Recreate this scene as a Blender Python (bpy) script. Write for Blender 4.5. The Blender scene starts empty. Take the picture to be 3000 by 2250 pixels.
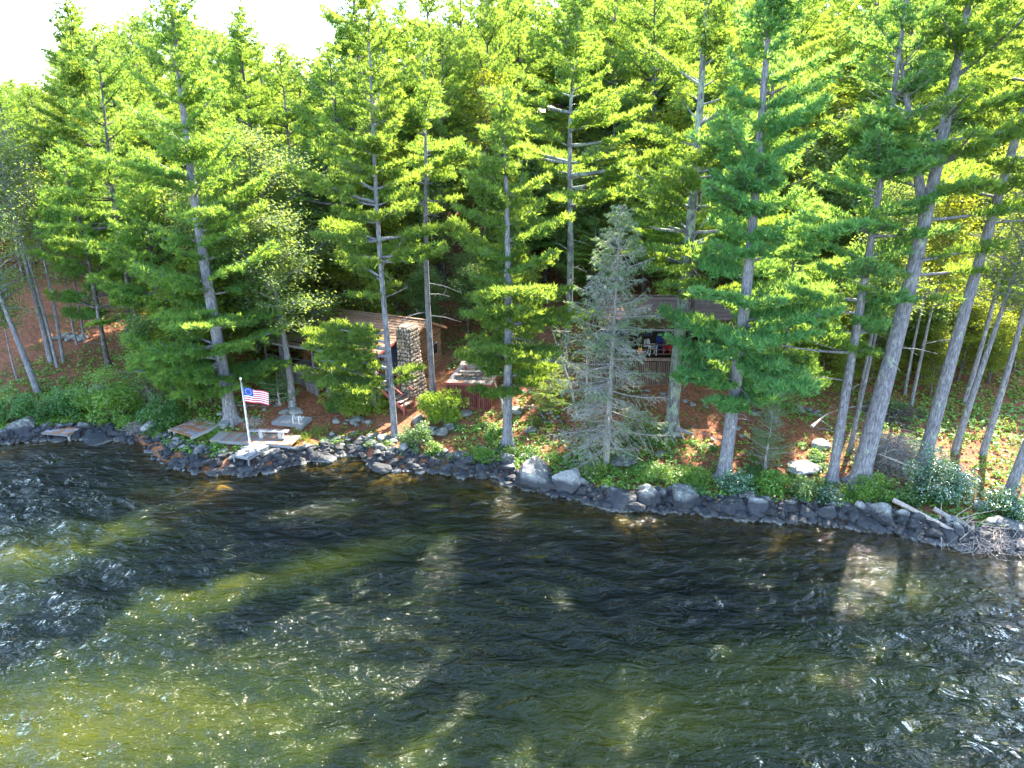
import bpy, math, random
import numpy as np
from mathutils import Vector, noise as mnoise
R_ = math.radians
# ------------------------------------------------------------------ camera, sky, sun, exposure
CAMH, PITCH, HFOV = 18.0, 20.0, 72.0
SUN_EL, SUN_AZ = 46.0, 34.0
sc = bpy.context.scene
COL = bpy.data.collections.new("lakeside"); sc.collection.children.link(COL)
cam = bpy.data.cameras.new("camera"); camo = bpy.data.objects.new("camera", cam); COL.objects.link(camo)
camo.location = (0, 0, CAMH); camo.rotation_euler = (R_(90 - PITCH), 0, 0)
cam.sensor_width = 36; cam.lens = 18 / math.tan(R_(HFOV / 2)); cam.clip_end = 3000; cam.clip_start = 0.1
sc.camera = camo
w = bpy.data.worlds.new("World"); sc.world = w; w.use_nodes = True
wn = w.node_tree.nodes; wl = w.node_tree.links; wn.clear()
sky = wn.new('ShaderNodeTexSky'); sky.sky_type = 'NISHITA'; sky.sun_disc = False
sky.sun_elevation = R_(SUN_EL); sky.sun_rotation = R_(SUN_AZ); sky.air_density = 1.0; sky.dust_density = 0.4; sky.ozone_density = 1.0
bg = wn.new('ShaderNodeBackground'); bg.inputs['Strength'].default_value = 0.15
wo = wn.new('ShaderNodeOutputWorld'); wl.new(sky.outputs[0], bg.inputs[0]); wl.new(bg.outputs[0], wo.inputs[0])
sl = bpy.data.lights.new("sun", 'SUN'); sl.energy = 4.5; sl.angle = R_(0.5); sl.color = (1.0, 0.93, 0.80)
so = bpy.data.objects.new("sun", sl); COL.objects.link(so)
so.location = (20, 40, 60)
sdir = Vector((math.sin(R_(SUN_AZ)) * math.cos(R_(SUN_EL)), math.cos(R_(SUN_AZ)) * math.cos(R_(SUN_EL)), math.sin(R_(SUN_EL))))
so.rotation_euler = sdir.to_track_quat('Z', 'Y').to_euler()
vs = sc.view_settings; vs.view_transform = 'Standard'; vs.look = 'None'; vs.gamma = 1; vs.use_curve_mapping = False
vs.exposure = 3.0
cy_ = sc.cycles
cy_.max_bounces = 7; cy_.diffuse_bounces = 6; cy_.glossy_bounces = 2; cy_.transmission_bounces = 5; cy_.transparent_max_bounces = 8
cy_.sample_clamp_indirect = 6; cy_.caustics_reflective = False; cy_.caustics_refractive = False
cy_.use_denoising = True; cy_.denoiser = 'OPENIMAGEDENOISE'; cy_.denoising_input_passes = 'RGB_ALBEDO_NORMAL'; cy_.denoising_prefilter = 'ACCURATE'
sc.render.use_persistent_data = False

# ------------------------------------------------------------------ pixel <-> place (photograph is 3000x2250)
FPX = 1500 / math.tan(R_(HFOV / 2)); CS, SN = math.cos(R_(PITCH)), math.sin(R_(PITCH))
def ray(u, v):
    x = (u - 1500) / FPX; r = (v - 1125) / FPX
    return np.array([x, CS - r * SN, -SN - r * CS])
def on_z(u, v, z):
    d = ray(u, v); t = (z - CAMH) / d[2]; return np.array([d[0] * t, d[1] * t, z])
def on_y(u, v, y):
    d = ray(u, v); t = y / d[1]; return np.array([d[0] * t, y, CAMH + d[2] * t])
def mpp(p):   # metres per photograph pixel at a point
    return (p[1] * CS + (CAMH - p[2]) * SN) / FPX

# ------------------------------------------------------------------ terrain
SHORE_PX = [(-900,1300),(-500,1310),(-200,1300),(0,1296),(60,1292),(120,1286),(250,1280),(345,1284),(400,1292),(440,1320),(475,1350),(520,1366),(600,1383),
            (660,1390),(750,1385),(800,1374),(850,1360),(900,1348),(960,1338),(1030,1328),(1065,1338),(1090,1362),(1150,1372),(1250,1374),(1330,1388),
            (1450,1394),(1500,1418),(1560,1430),(1640,1446),(1700,1460),(1780,1482),(1870,1488),(1960,1490),(2060,1502),(2180,1512),(2300,1522),
            (2400,1527),(2500,1543),(2600,1553),(2700,1573),(2800,1592),(2900,1603),(3000,1608),(3200,1620),(3500,1640),(4000,1680)]
SH = np.array([on_z(u, v, 0.0) for u, v in SHORE_PX])
SH = SH[np.argsort(SH[:, 0])]
def ys(x): return np.interp(x, SH[:, 0], SH[:, 1])
_rs = np.random.RandomState(5)
_K = _rs.uniform(-1, 1, (26, 2)); _K /= np.linalg.norm(_K, axis=1)[:, None]; _F = np.geomspace(0.12, 3.2, 26); _P = _rs.uniform(0, 6.28, 26)
def fnoise(x, y, lo=0, hi=26, pw=1.0):
    s = 0; n = 0
    for i in range(lo, hi):
        a = 1 / _F[i] ** pw; s = s + a * np.sin(_F[i] * 2 * (_K[i, 0] * x + _K[i, 1] * y) + _P[i]); n += a * a
    return s / math.sqrt(n)
def hgt(x, y):
    x = np.asarray(x, float); y = np.asarray(y, float)
    d = y - ys(x)
    right = np.clip((x - 2) / 10, 0, 1)
    inl = 0.55 * np.clip(d / 0.9, 0, 1) ** 0.8 + 0.05 * np.clip(d - .9, 0, 2.5) * (1 + right) + 0.205 * np.clip(d - 3.0, 0, 30)
    inl = inl + np.where(d > 25, (0.05 + 0.12 * np.clip((x + 15) / 20, 0, 1)) * (np.clip(d, 0, 90) - 25), 0)
    inl = inl + 0.10 * fnoise(x, y) * np.clip(d - .5, 0, 4) / 4 + .25 * fnoise(x, y, 0, 8) * np.clip(d - 6, 0, 10) / 10
    dd = np.clip(-d, 0, 200)
    bed = -0.08 - 0.12 * np.clip(dd, 0, 6) - 0.28 * np.clip(dd - 6, 0, 10) + 0.06 * fnoise(x, y, 8, 26)
    return np.where(d > 0, inl - .06, np.minimum(bed, -.06))
def hz(x, y): return float(hgt(x, y))
def G(u, v, dz=0.0):
    d = ray(u, v); t = 20.0
    p0 = None
    ts = np.linspace(18, 160, 1400); P = d[None] * ts[:, None]; P[:, 2] += CAMH
    h = hgt(P[:, 0], P[:, 1]) + dz; b = P[:, 2] < h
    i = int(np.argmax(b)) if b.any() else len(ts) - 1
    a, c = ts[max(i - 1, 0)], ts[i]
    for _ in range(18):
        m = (a + c) / 2; q = d * m
        if q[2] + CAMH < hz(q[0], q[1]) + dz: c = m
        else: a = m
    q = d * c; return np.array([q[0], q[1], hz(q[0], q[1])])
def z_at(v, y):   # height seen at picture row v at distance y
    return CAMH + ray(1500, v)[2] / ray(1500, v)[1] * y

# ------------------------------------------------------------------ node helpers
def newmat(name):
    m = bpy.data.materials.new(name); m.use_nodes = True; nt = m.node_tree; nt.nodes.clear(); return m, nt, nt.nodes, nt.links
def N(nt, t, **kw):
    n = nt.nodes.new(t)
    for k, v in kw.items():
        if k in n.inputs: n.inputs[k].default_value = v
        else: setattr(n, k, v)
    return n
def ramp(nt, src, stops, interp='LINEAR'):
    r = nt.nodes.new('ShaderNodeValToRGB'); cr = r.color_ramp; cr.interpolation = interp
    while len(cr.elements) < len(stops): cr.elements.new(0.5)
    for e, (p, c) in zip(cr.elements, stops):
        e.position = p; e.color = (*c, 1) if hasattr(c, '__len__') else (c, c, c, 1)
    nt.links.new(src, r.inputs[0]); return r.outputs[0]
def mixc(nt, fac, a, b, mode='MIX'):
    m = nt.nodes.new('ShaderNodeMix'); m.data_type = 'RGBA'; m.blend_type = mode
    for sock, v in ((m.inputs[0], fac), (m.inputs[6], a), (m.inputs[7], b)):
        if hasattr(v, 'is_linked') or hasattr(v, 'links'): nt.links.new(v, sock)
        else: sock.default_value = (*v, 1) if hasattr(v, '__len__') else v
    return m.outputs[2]
def tex(nt, scale=(1, 1, 1), kind='Noise', coord='Object', out=0, **kw):
    tc = nt.nodes.new('ShaderNodeTexCoord'); mp = nt.nodes.new('ShaderNodeMapping'); mp.inputs['Scale'].default_value = scale
    nt.links.new(tc.outputs[coord], mp.inputs[0]); t = nt.nodes.new('ShaderNodeTex' + kind)
    for k, v in kw.items():
        if k in t.inputs: t.inputs[k].default_value = v
        else: setattr(t, k, v)
    nt.links.new(mp.outputs[0], t.inputs['Vector']); return t.outputs[out]
def wtex(nt, scale=(1, 1, 1), kind='Noise', out=0, **kw):   # world position
    g = nt.nodes.new('ShaderNodeNewGeometry'); mp = nt.nodes.new('ShaderNodeMapping'); mp.inputs['Scale'].default_value = scale
    nt.links.new(g.outputs['Position'], mp.inputs[0]); t = nt.nodes.new('ShaderNodeTex' + kind)
    for k, v in kw.items():
        if k in t.inputs: t.inputs[k].default_value = v
        else: setattr(t, k, v)
    nt.links.new(mp.outputs[0], t.inputs['Vector']); return t.outputs[out]
def finish(nt, color, rough=0.8, bump=None, bstr=0.4, bdist=0.02, spec=0.3, metal=0.0):
    b = nt.nodes.new('ShaderNodeBsdfPrincipled'); b.inputs['Roughness'].default_value = rough; b.inputs['Metallic'].default_value = metal
    b.inputs['Specular IOR Level'].default_value = spec
    if hasattr(color, 'links'): nt.links.new(color, b.inputs['Base Color'])
    else: b.inputs['Base Color'].default_value = (*color, 1)
    if bump is not None:
        bp = nt.nodes.new('ShaderNodeBump'); bp.inputs['Strength'].default_value = bstr; bp.inputs['Distance'].default_value = bdist
        nt.links.new(bump, bp.inputs['Height']); nt.links.new(bp.outputs[0], b.inputs['Normal'])
    o = nt.nodes.new('ShaderNodeOutputMaterial'); nt.links.new(b.outputs[0], o.inputs[0])
def foliage(name, a, b, trans, tfac=0.45, rough=0.5, gl=0.06, hue=0.0):
    m, nt, nn, l = newmat(name)
    at = nn.new('ShaderNodeAttribute'); at.attribute_name = 'tone'
    oi = nn.new('ShaderNodeObjectInfo')
    c = mixc(nt, at.outputs['Fac'], a, b)
    hs = nn.new('ShaderNodeHueSaturation')
    mr = N(nt, 'ShaderNodeMapRange'); mr.inputs['To Min'].default_value = 0.485 + hue; mr.inputs['To Max'].default_value = 0.515 + hue
    l.new(oi.outputs['Random'], mr.inputs[0]); l.new(mr.outputs[0], hs.inputs['Hue'])
    mv = N(nt, 'ShaderNodeMapRange'); mv.inputs['To Min'].default_value = 0.8; mv.inputs['To Max'].default_value = 1.2
    l.new(oi.outputs['Random'], mv.inputs[0]); l.new(mv.outputs[0], hs.inputs['Value']); l.new(c, hs.inputs['Color'])
    c = hs.outputs[0]
    df = nn.new('ShaderNodeBsdfDiffuse'); tr = nn.new('ShaderNodeBsdfTranslucent'); g = nn.new('ShaderNodeBsdfGlossy'); g.inputs['Roughness'].default_value = rough
    l.new(c, df.inputs[0]); tcol = mixc(nt, 0.75, c, trans); l.new(tcol, tr.inputs[0])
    m1 = nn.new('ShaderNodeMixShader'); m1.inputs[0].default_value = tfac; l.new(df.outputs[0], m1.inputs[1]); l.new(tr.outputs[0], m1.inputs[2])
    m2 = nn.new('ShaderNodeMixShader'); m2.inputs[0].default_value = gl; l.new(m1.outputs[0], m2.inputs[1]); l.new(g.outputs[0], m2.inputs[2])
    o = nn.new('ShaderNodeOutputMaterial'); l.new(m2.outputs[0], o.inputs[0]); return m
M = {}
M['needle'] = foliage('pine_needles', (0.062, 0.165, 0.046), (0.122, 0.238, 0.046), (0.46, 0.60, 0.05), 0.5, .5, .02)
M['needle_blue'] = foliage('pine_needles_cool', (0.066, 0.195, 0.072), (0.120, 0.275, 0.080), (0.42, 0.58, 0.06), 0.46, .5, .025)
M['needle_dry'] = foliage('lichen_twigs', (0.26, 0.32, 0.22), (0.44, 0.46, 0.38), (0.36, 0.44, 0.14), 0.25, hue=0)
M['spruce'] = foliage('spruce_needles', (0.08, 0.17, 0.07), (0.16, 0.26, 0.10), (0.40, 0.50, 0.08), 0.4)
M['oak'] = foliage('oak_leaves', (0.055, 0.125, 0.030), (0.120, 0.190, 0.060), (0.44, 0.55, 0.08), 0.45, 0.55, 0.035)
M['bright'] = foliage('understorey_leaves', (0.075, 0.150, 0.018), (0.16, 0.22, 0.02), (0.55, 0.56, 0.02), 0.5, 0.5, 0.03)
M['shrub'] = foliage('shrub_leaves', (0.045, 0.145, 0.030), (0.095, 0.220, 0.045), (0.26, 0.42, 0.03), 0.4, 0.45, 0.07)
M['lime'] = foliage('hemlock_sprays', (0.13, 0.27, 0.02), (0.26, 0.40, 0.04), (0.36, 0.46, 0.02), 0.45, 0.5, 0.05)
M['laurel'] = foliage('laurel_leaves', (0.04, 0.12, 0.05), (0.10, 0.22, 0.09), (0.16, 0.30, 0.04), 0.35, 0.25, 0.16)
M['blossom'] = foliage('pale_leaf_backs', (0.45, 0.55, 0.45), (0.65, 0.72, 0.62), (0.5, 0.55, 0.3), 0.3)
M['cover'] = foliage('ground_plants', (0.085, 0.21, 0.030), (0.18, 0.33, 0.04), (0.40, 0.52, 0.05), 0.42, 0.4, 0.06)
M['grass'] = foliage('grass_blades', (0.12, 0.22, 0.02), (0.26, 0.32, 0.04), (0.40, 0.42, 0.05), 0.45)
M['litter'] = foliage('dry_leaf_litter', (0.22, 0.075, 0.030), (0.45, 0.20, 0.09), (0.4, 0.15, 0.03), 0.15)

def mk_bark(name, dark, light, lichen, lf=0.5, sc_=1.0):
    m, nt, nn, l = newmat(name)
    a = tex(nt, (5 * sc_, 5 * sc_, .9 * sc_), 'Noise', Scale=3.0, Detail=6, Roughness=.65)
    c = ramp(nt, a, [(0.36, dark), (0.62, light)])
    b = wtex(nt, (1, 1, .6), 'Noise', Scale=3.2, Detail=5)
    f = ramp(nt, b, [(lf, 0.0), (lf + .06, 0.8)])
    c = mixc(nt, f, c, lichen)
    v = tex(nt, (1, 1, 0.13), 'Voronoi', Scale=15 * sc_, feature='DISTANCE_TO_EDGE')
    c = mixc(nt, ramp(nt, v, [(0.0, .7), (0.10, 0.0)]), c, tuple(x * .6 for x in dark))
    finish(nt, c, 0.9, a, 0.9, 0.04, 0.1); return m
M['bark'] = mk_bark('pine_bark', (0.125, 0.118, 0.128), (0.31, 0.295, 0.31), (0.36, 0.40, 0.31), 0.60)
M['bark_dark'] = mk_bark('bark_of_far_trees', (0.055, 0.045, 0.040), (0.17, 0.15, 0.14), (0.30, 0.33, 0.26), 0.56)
M['bark_lichen'] = mk_bark('lichened_pine_bark', (0.10, 0.095, 0.10), (0.26, 0.25, 0.255), (0.33, 0.39, 0.29), 0.47)
M['birch'] = mk_bark('pale_birch_bark', (0.30, 0.28, 0.26), (0.52, 0.50, 0.48), (0.5, 0.52, 0.45), 0.56)
M['deadwood'] = mk_bark('grey_dead_wood', (0.20, 0.18, 0.16), (0.42, 0.39, 0.36), (0.40, 0.42, 0.36), 0.6)
M['drift'] = mk_bark('bleached_driftwood', (0.30, 0.24, 0.20), (0.55, 0.47, 0.42), (0.5, 0.45, 0.42), 0.7)

def mk_wood(name, dark, light, axis=(1, 12, 12), needles=0.0, rough=.75):
    m, nt, nn, l = newmat(name)
    g = nn.new('ShaderNodeNewGeometry')
    a = tex(nt, axis, 'Noise', Scale=2.0, Detail=5, Roughness=.7)
    c = ramp(nt, a, [(0.3, dark), (0.7, light)])
    oi = nn.new('ShaderNodeObjectInfo'); hs = nn.new('ShaderNodeHueSaturation')
    mr = N(nt, 'ShaderNodeMapRange'); mr.inputs['To Min'].default_value = 0.72; mr.inputs['To Max'].default_value = 1.22
    l.new(oi.outputs['Random'], mr.inputs[0]); l.new(mr.outputs[0], hs.inputs['Value']); l.new(c, hs.inputs['Color']); c = hs.outputs[0]
    if needles:
        b = wtex(nt, (1, 1, 1), 'Noise', Scale=2.0, Detail=7, Roughness=.7)
        c = mixc(nt, ramp(nt, b, [(1 - needles - .03, 0.0), (1 - needles + .03, 1.0)]), c, (0.36, 0.16, 0.075))
    finish(nt, c, rough, a, .5, .01, .2); return m
M['grey_wood'] = mk_wood('weathered_grey_boards', (0.20, 0.19, 0.19), (0.44, 0.43, 0.43))
M['dock_wood'] = mk_wood('dock_boards_with_needles', (0.18, 0.16, 0.15), (0.38, 0.34, 0.31), needles=.44)
M['dock_red'] = mk_wood('dock_boards_thick_needles', (0.20, 0.20, 0.22), (0.42, 0.42, 0.45), needles=.52)
M['dock_blue'] = mk_wood('pale_blue_grey_boards', (0.13, 0.14, 0.16), (0.25, 0.26, 0.28))
M['brown_wood'] = mk_wood('brown_slats', (0.085, 0.055, 0.045), (0.26, 0.19, 0.16), axis=(9, 9, 1))
M['skirt_grey'] = mk_wood('grey_slats', (0.10, 0.095, 0.10), (0.30, 0.28, 0.28), axis=(9, 9, 1))
M['red_wood'] = mk_wood('red_stained_boards', (0.10, 0.030, 0.024), (0.23, 0.075, 0.060), axis=(9, 9, 1))
M['red_trim'] = mk_wood('red_rail_paint', (0.24, 0.06, 0.05), (0.36, 0.11, 0.10))
M['log'] = mk_wood('brown_log_siding', (0.14, 0.065, 0.03), (0.36, 0.19, 0.10))
M['dark_wood'] = mk_wood('dark_stained_wood', (0.020, 0.014, 0.012), (0.06, 0.04, 0.035))
M['chair_wood'] = mk_wood('chair_wood', (0.22, 0.14, 0.08), (0.40, 0.27, 0.17))
M['roof_l'] = mk_wood('roofing_under_needles', (0.14, 0.09, 0.07), (0.34, 0.22, 0.15), axis=(2, 2, 2), needles=.42, rough=.9)
M['roof_r'] = mk_wood('brown_asphalt_shingle', (0.085, 0.058, 0.052), (0.19, 0.135, 0.12), axis=(14, 4, 4), needles=.30, rough=.9)
def mk_moss():
    m, nt, nn, l = newmat('mossy_porch_roof')
    a = wtex(nt, (1, 2, 1), 'Noise', Scale=1.1, Detail=6, Roughness=.6)
    c = ramp(nt, a, [(0.3, (0.05, 0.025, 0.018)), (.45, (0.075, 0.05, 0.02)), (.56, (0.045, 0.05, 0.015)), (.66, (.24, .08, .035))])
    finish(nt, c, .95, a, .5, .05, .1); return m
M['moss_roof'] = mk_moss()
def plain(name, c, rough=.6, metal=0, spec=.4):
    m, nt, nn, l = newmat(name)
    a = tex(nt, (1, 1, 1), 'Noise', Scale=14, Detail=4)
    cc = ramp(nt, a, [(0.3, tuple(x * .82 for x in c)), (0.7, tuple(min(1, x * 1.12) for x in c))])
    finish(nt, cc, rough, a, .12, .004, spec, metal); return m
M['white'] = plain('white_paint', (0.75, 0.74, 0.78), .4)
M['white_metal'] = plain('white_enamel_tube', (0.78, 0.78, 0.80), .3)
M['red'] = plain('red_plastic', (0.60, 0.03, 0.02), .4)
M['yellow'] = plain('yellow_plastic', (0.60, 0.50, 0.05), .4)
M['blue'] = plain('blue_cloth', (0.02, 0.06, 0.30), .7)
M['navy'] = plain('dark_blue_paint', (0.025, 0.045, 0.085), .5)
M['teal'] = plain('green_canoe_hull', (0.015, 0.12, 0.10), .35)
M['orange'] = plain('orange_fabric', (0.75, 0.13, 0.03), .8)
M['sign'] = plain('green_sign_face', (0.10, 0.34, 0.22), .6)
M['flag_red'] = plain('flag_red', (0.55, 0.02, 0.06), .8); M['flag_white'] = plain('flag_white', (0.80, 0.78, 0.80), .8); M['flag_blue'] = plain('flag_blue', (0.03, 0.07, 0.32), .8)
M['concrete'] = plain('concrete_block', (0.36, 0.35, 0.34), .9); M['rubber'] = plain('black_rubber', (0.02, 0.02, 0.02), .7)
M['metal'] = plain('grey_metal', (0.4, 0.42, 0.45), .35, .7)
def mk_glass():
    m, nt, nn, l = newmat('window_glass'); finish(nt, (0.015, 0.02, 0.03), .08, None, spec=.6); return m
M['glass'] = mk_glass()
def mk_stone(name, a_, b_, lich, wet=True, coord='Object'):
    m, nt, nn, l = newmat(name)
    n = wtex(nt, (1, 1, 1), 'Noise', Scale=2.2, Detail=8, Roughness=.62)
    f = wtex(nt, (1, 1, 1), 'Noise', Scale=16, Detail=5, Roughness=.6)
    c = ramp(nt, n, [(0.3, a_), (0.68, b_)])
    oi = nn.new('ShaderNodeObjectInfo'); hs = nn.new('ShaderNodeHueSaturation'); hs.inputs['Saturation'].default_value = 1.0
    mr = N(nt, 'ShaderNodeMapRange'); mr.inputs['To Min'].default_value = 0.45; mr.inputs['To Max'].default_value = 1.5
    at = nn.new('ShaderNodeAttribute'); at.attribute_name = 'tone'; ad0 = N(nt, 'ShaderNodeMath', operation='ADD'); l.new(oi.outputs['Random'], ad0.inputs[0]); l.new(at.outputs['Fac'], ad0.inputs[1]); fr0 = N(nt, 'ShaderNodeMath', operation='FRACT'); l.new(ad0.outputs[0], fr0.inputs[0]); l.new(fr0.outputs[0], mr.inputs[0]); l.new(mr.outputs[0], hs.inputs['Value']); l.new(c, hs.inputs['Color']); c = hs.outputs[0]
    n2 = wtex(nt, (1, 1, 1), 'Noise', Scale=5, Detail=6, Roughness=.7)
    c = mixc(nt, ramp(nt, n2, [(.53, 0.0), (.58, .8)]), c, lich)
    n4 = wtex(nt, (1, 1, 2.5), 'Noise', Scale=9, Detail=6, Roughness=.7, Distortion=1.2); c = mixc(nt, ramp(nt, n4, [(.36, .8), (.46, 0.0)]), c, (0.035, 0.033, 0.035))
    c = mixc(nt, ramp(nt, f, [(.3, .35), (.5, 0.0)]), c, (0.03, 0.03, 0.035))
    if wet:   # lake stain: black film up to the high water line, pale ring just above the water
        g = nn.new('ShaderNodeNewGeometry'); sx = nn.new('ShaderNodeSeparateXYZ'); l.new(g.outputs['Position'], sx.inputs[0])
        ad = N(nt, 'ShaderNodeMath', operation='MULTIPLY_ADD'); l.new(n, ad.inputs[0]); ad.inputs[1].default_value = .34; l.new(sx.outputs['Z'], ad.inputs[2])
        st = ramp(nt, ad.outputs[0], [(0.0, (1, 1, 1)), (0.18, (0.1, 0.1, 0.1)), (0.28, (0.85, 0.85, 0.85)), (0.78, (0.9, 0.9, 0.9)), (1.0, (0, 0, 0))])
        c = mixc(nt, st, c, ramp(nt, f, [(.35, (0.012, 0.013, 0.018)), (.68, (0.020, 0.022, 0.030))]))
    finish(nt, c, .75, f, .8, .03, .35); return m
M['rock'] = mk_stone('shore_granite', (0.085, 0.083, 0.086), (0.25, 0.24, 0.235), (0.27, 0.32, 0.25))
M['rock_dry'] = mk_stone('upland_granite', (0.10, 0.10, 0.10), (0.25, 0.245, 0.235), (0.26, 0.31, 0.25), wet=False)
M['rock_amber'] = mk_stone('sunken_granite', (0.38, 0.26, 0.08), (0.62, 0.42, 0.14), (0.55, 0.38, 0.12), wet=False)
M['cobble'] = mk_stone('chimney_cobble', (0.34, 0.24, 0.17), (0.62, 0.48, 0.36), (0.50, 0.40, 0.30), wet=False)
M['mortar'] = plain('chimney_mortar', (0.11, 0.10, 0.09), .95)
def mk_ground():
    m, nt, nn, l = newmat('pine_needle_ground')
    a = wtex(nt, (1, 1, .3), 'Noise', Scale=.35, Detail=6, Roughness=.6)
    b = wtex(nt, (1, 1, .3), 'Noise', Scale=6, Detail=9, Roughness=.75)
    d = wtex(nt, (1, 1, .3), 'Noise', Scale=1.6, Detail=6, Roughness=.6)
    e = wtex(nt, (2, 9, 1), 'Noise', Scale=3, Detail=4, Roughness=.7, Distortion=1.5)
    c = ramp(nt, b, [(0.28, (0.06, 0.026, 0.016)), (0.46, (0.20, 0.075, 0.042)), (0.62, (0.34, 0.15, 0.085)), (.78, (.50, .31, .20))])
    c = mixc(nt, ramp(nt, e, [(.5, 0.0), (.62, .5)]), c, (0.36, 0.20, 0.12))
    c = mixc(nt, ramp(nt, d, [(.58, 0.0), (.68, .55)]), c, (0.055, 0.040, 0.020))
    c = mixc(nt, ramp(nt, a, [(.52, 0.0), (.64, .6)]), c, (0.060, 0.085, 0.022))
    at = nn.new('ShaderNodeAttribute'); at.attribute_name = 'tone'
    bedc = ramp(nt, d, [(.3, (0.07, 0.06, 0.025)), (.5, (0.15, 0.12, 0.04)), (.7, (0.27, 0.21, 0.06))])
    c = mixc(nt, at.outputs['Fac'], c, bedc)
    finish(nt, c, .95, b, 1.0, .08, .05); return m
M['ground'] = mk_ground()
def mk_water():
    m, nt, nn, l = newmat('lake_water')
    at = nn.new('ShaderNodeAttribute'); at.attribute_name = 'tone'   # 1 = deep, 0 = at the edge
    n1 = wtex(nt, (0.8, 1.7, 1), 'Noise', Scale=1.25, Detail=3, Roughness=.5, Distortion=.9)
    n2 = wtex(nt, (1.0, 2.1, 1), 'Noise', Scale=5.5, Detail=2, Roughness=.65, Distortion=.6)
    mx = N(nt, 'ShaderNodeMath', operation='MULTIPLY_ADD'); l.new(n2, mx.inputs[0]); mx.inputs[1].default_value = .13; l.new(n1, mx.inputs[2])
    bp = nn.new('ShaderNodeBump'); bp.inputs['Strength'].default_value = 1.0; bp.inputs['Distance'].default_value = .56; l.new(mx.outputs[0], bp.inputs['Height'])
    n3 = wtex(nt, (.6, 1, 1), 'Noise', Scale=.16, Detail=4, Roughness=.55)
    as_ = nn.new('ShaderNodeAttribute'); as_.attribute_name = 'sun_patch'  # painted sunlight: brightens the body colour in patches, dark elsewhere
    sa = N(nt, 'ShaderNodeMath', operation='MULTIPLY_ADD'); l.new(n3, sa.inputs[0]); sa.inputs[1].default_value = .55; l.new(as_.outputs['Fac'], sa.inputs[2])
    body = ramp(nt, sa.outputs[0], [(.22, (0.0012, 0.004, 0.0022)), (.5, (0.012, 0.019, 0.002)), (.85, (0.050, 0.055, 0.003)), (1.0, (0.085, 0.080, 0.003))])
    df = nn.new('ShaderNodeSubsurfaceScattering'); df.falloff = 'BURLEY'; df.inputs['Scale'].default_value = 1.0; df.inputs['Radius'].default_value = (0.5, 0.6, 0.3); l.new(body, df.inputs['Color']); l.new(bp.outputs[0], df.inputs['Normal'])
    tr = nn.new('ShaderNodeBsdfTransparent'); tr.inputs[0].default_value = (0.80, 0.72, 0.30, 1)
    m1 = nn.new('ShaderNodeMixShader'); l.new(at.outputs['Fac'], m1.inputs[0]); l.new(tr.outputs[0], m1.inputs[1]); l.new(df.outputs[0], m1.inputs[2])
    gl = nn.new('ShaderNodeBsdfGlossy'); gl.inputs['Roughness'].default_value = .09; l.new(bp.outputs[0], gl.inputs['Normal'])
    gl.inputs[0].default_value = (1, 1, 1, 1)
    fr = nn.new('ShaderNodeFresnel'); fr.inputs[0].default_value = 1.34; l.new(bp.outputs[0], fr.inputs['Normal'])
    m2 = nn.new('ShaderNodeMixShader'); l.new(fr.outputs[0], m2.inputs[0]); l.new(m1.outputs[0], m2.inputs[1]); l.new(gl.outputs[0], m2.inputs[2])
    o = nn.new('ShaderNodeOutputMaterial'); l.new(m2.outputs[0], o.inputs[0]); return m
M['water'] = mk_water()

# ------------------------------------------------------------------ mesh helpers
def mesh(name, V, T=None, Q=None, mat=None, tone=None, smooth=False, mats=None, midx=None):
    V = np.asarray(V, np.float32).reshape(-1, 3)
    T = np.zeros((0, 3), np.int32) if T is None else np.asarray(T, np.int32).reshape(-1, 3)
    Q = np.zeros((0, 4), np.int32) if Q is None else np.asarray(Q, np.int32).reshape(-1, 4)
    me = bpy.data.meshes.new(name); me.vertices.add(len(V)); me.vertices.foreach_set('co', V.ravel())
    nl = len(T) * 3 + len(Q) * 4; me.loops.add(nl)
    me.loops.foreach_set('vertex_index', np.concatenate([T.ravel(), Q.ravel()]).astype(np.int32))
    me.polygons.add(len(T) + len(Q))
    st = np.concatenate([np.arange(len(T)) * 3, len(T) * 3 + np.arange(len(Q)) * 4]).astype(np.int32)
    me.polygons.foreach_set('loop_start', st)
    me.polygons.foreach_set('use_smooth', np.full(len(T) + len(Q), smooth))
    for mm in (mats or ([mat] if mat else [])): me.materials.append(mm)
    if midx is not None: me.polygons.foreach_set('material_index', np.asarray(midx, np.int32))
    if tone is not None:
        a = me.attributes.new('tone', 'FLOAT', 'POINT'); a.data.foreach_set('value', np.asarray(tone, np.float32))
    me.update(calc_edges=True); return me
def link(name, me, parent=None, loc=(0, 0, 0), rot=(0, 0, 0), scale=(1, 1, 1), **props):
    o = bpy.data.objects.new(name, me); COL.objects.link(o)
    o.location = tuple(float(a) for a in loc); o.rotation_euler = rot; o.scale = (scale,) * 3 if not hasattr(scale, '__len__') else scale
    if parent: o.parent = parent
    for k, v in props.items():
        if v is not None: o[k] = v
    return o
class Acc:
    def __init__(s): s.V = []; s.T = []; s.Q = []; s.tn = []; s.n = 0
    def add(s, V, T=None, Q=None, tone=None):
        V = np.asarray(V, float).reshape(-1, 3)
        if T is not None and len(T): s.T.append(np.asarray(T) + s.n)
        if Q is not None and len(Q): s.Q.append(np.asarray(Q) + s.n)
        s.V.append(V); s.tn.append(np.full(len(V), .5) if tone is None else (np.full(len(V), tone) if np.isscalar(tone) else tone)); s.n += len(V)
    def mesh(s, name, mat, smooth=False):
        return mesh(name, np.concatenate(s.V) if s.V else np.zeros((0, 3)), np.concatenate(s.T) if s.T else None, np.concatenate(s.Q) if s.Q else None, mat, np.concatenate(s.tn) if s.tn else None, smooth)
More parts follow.
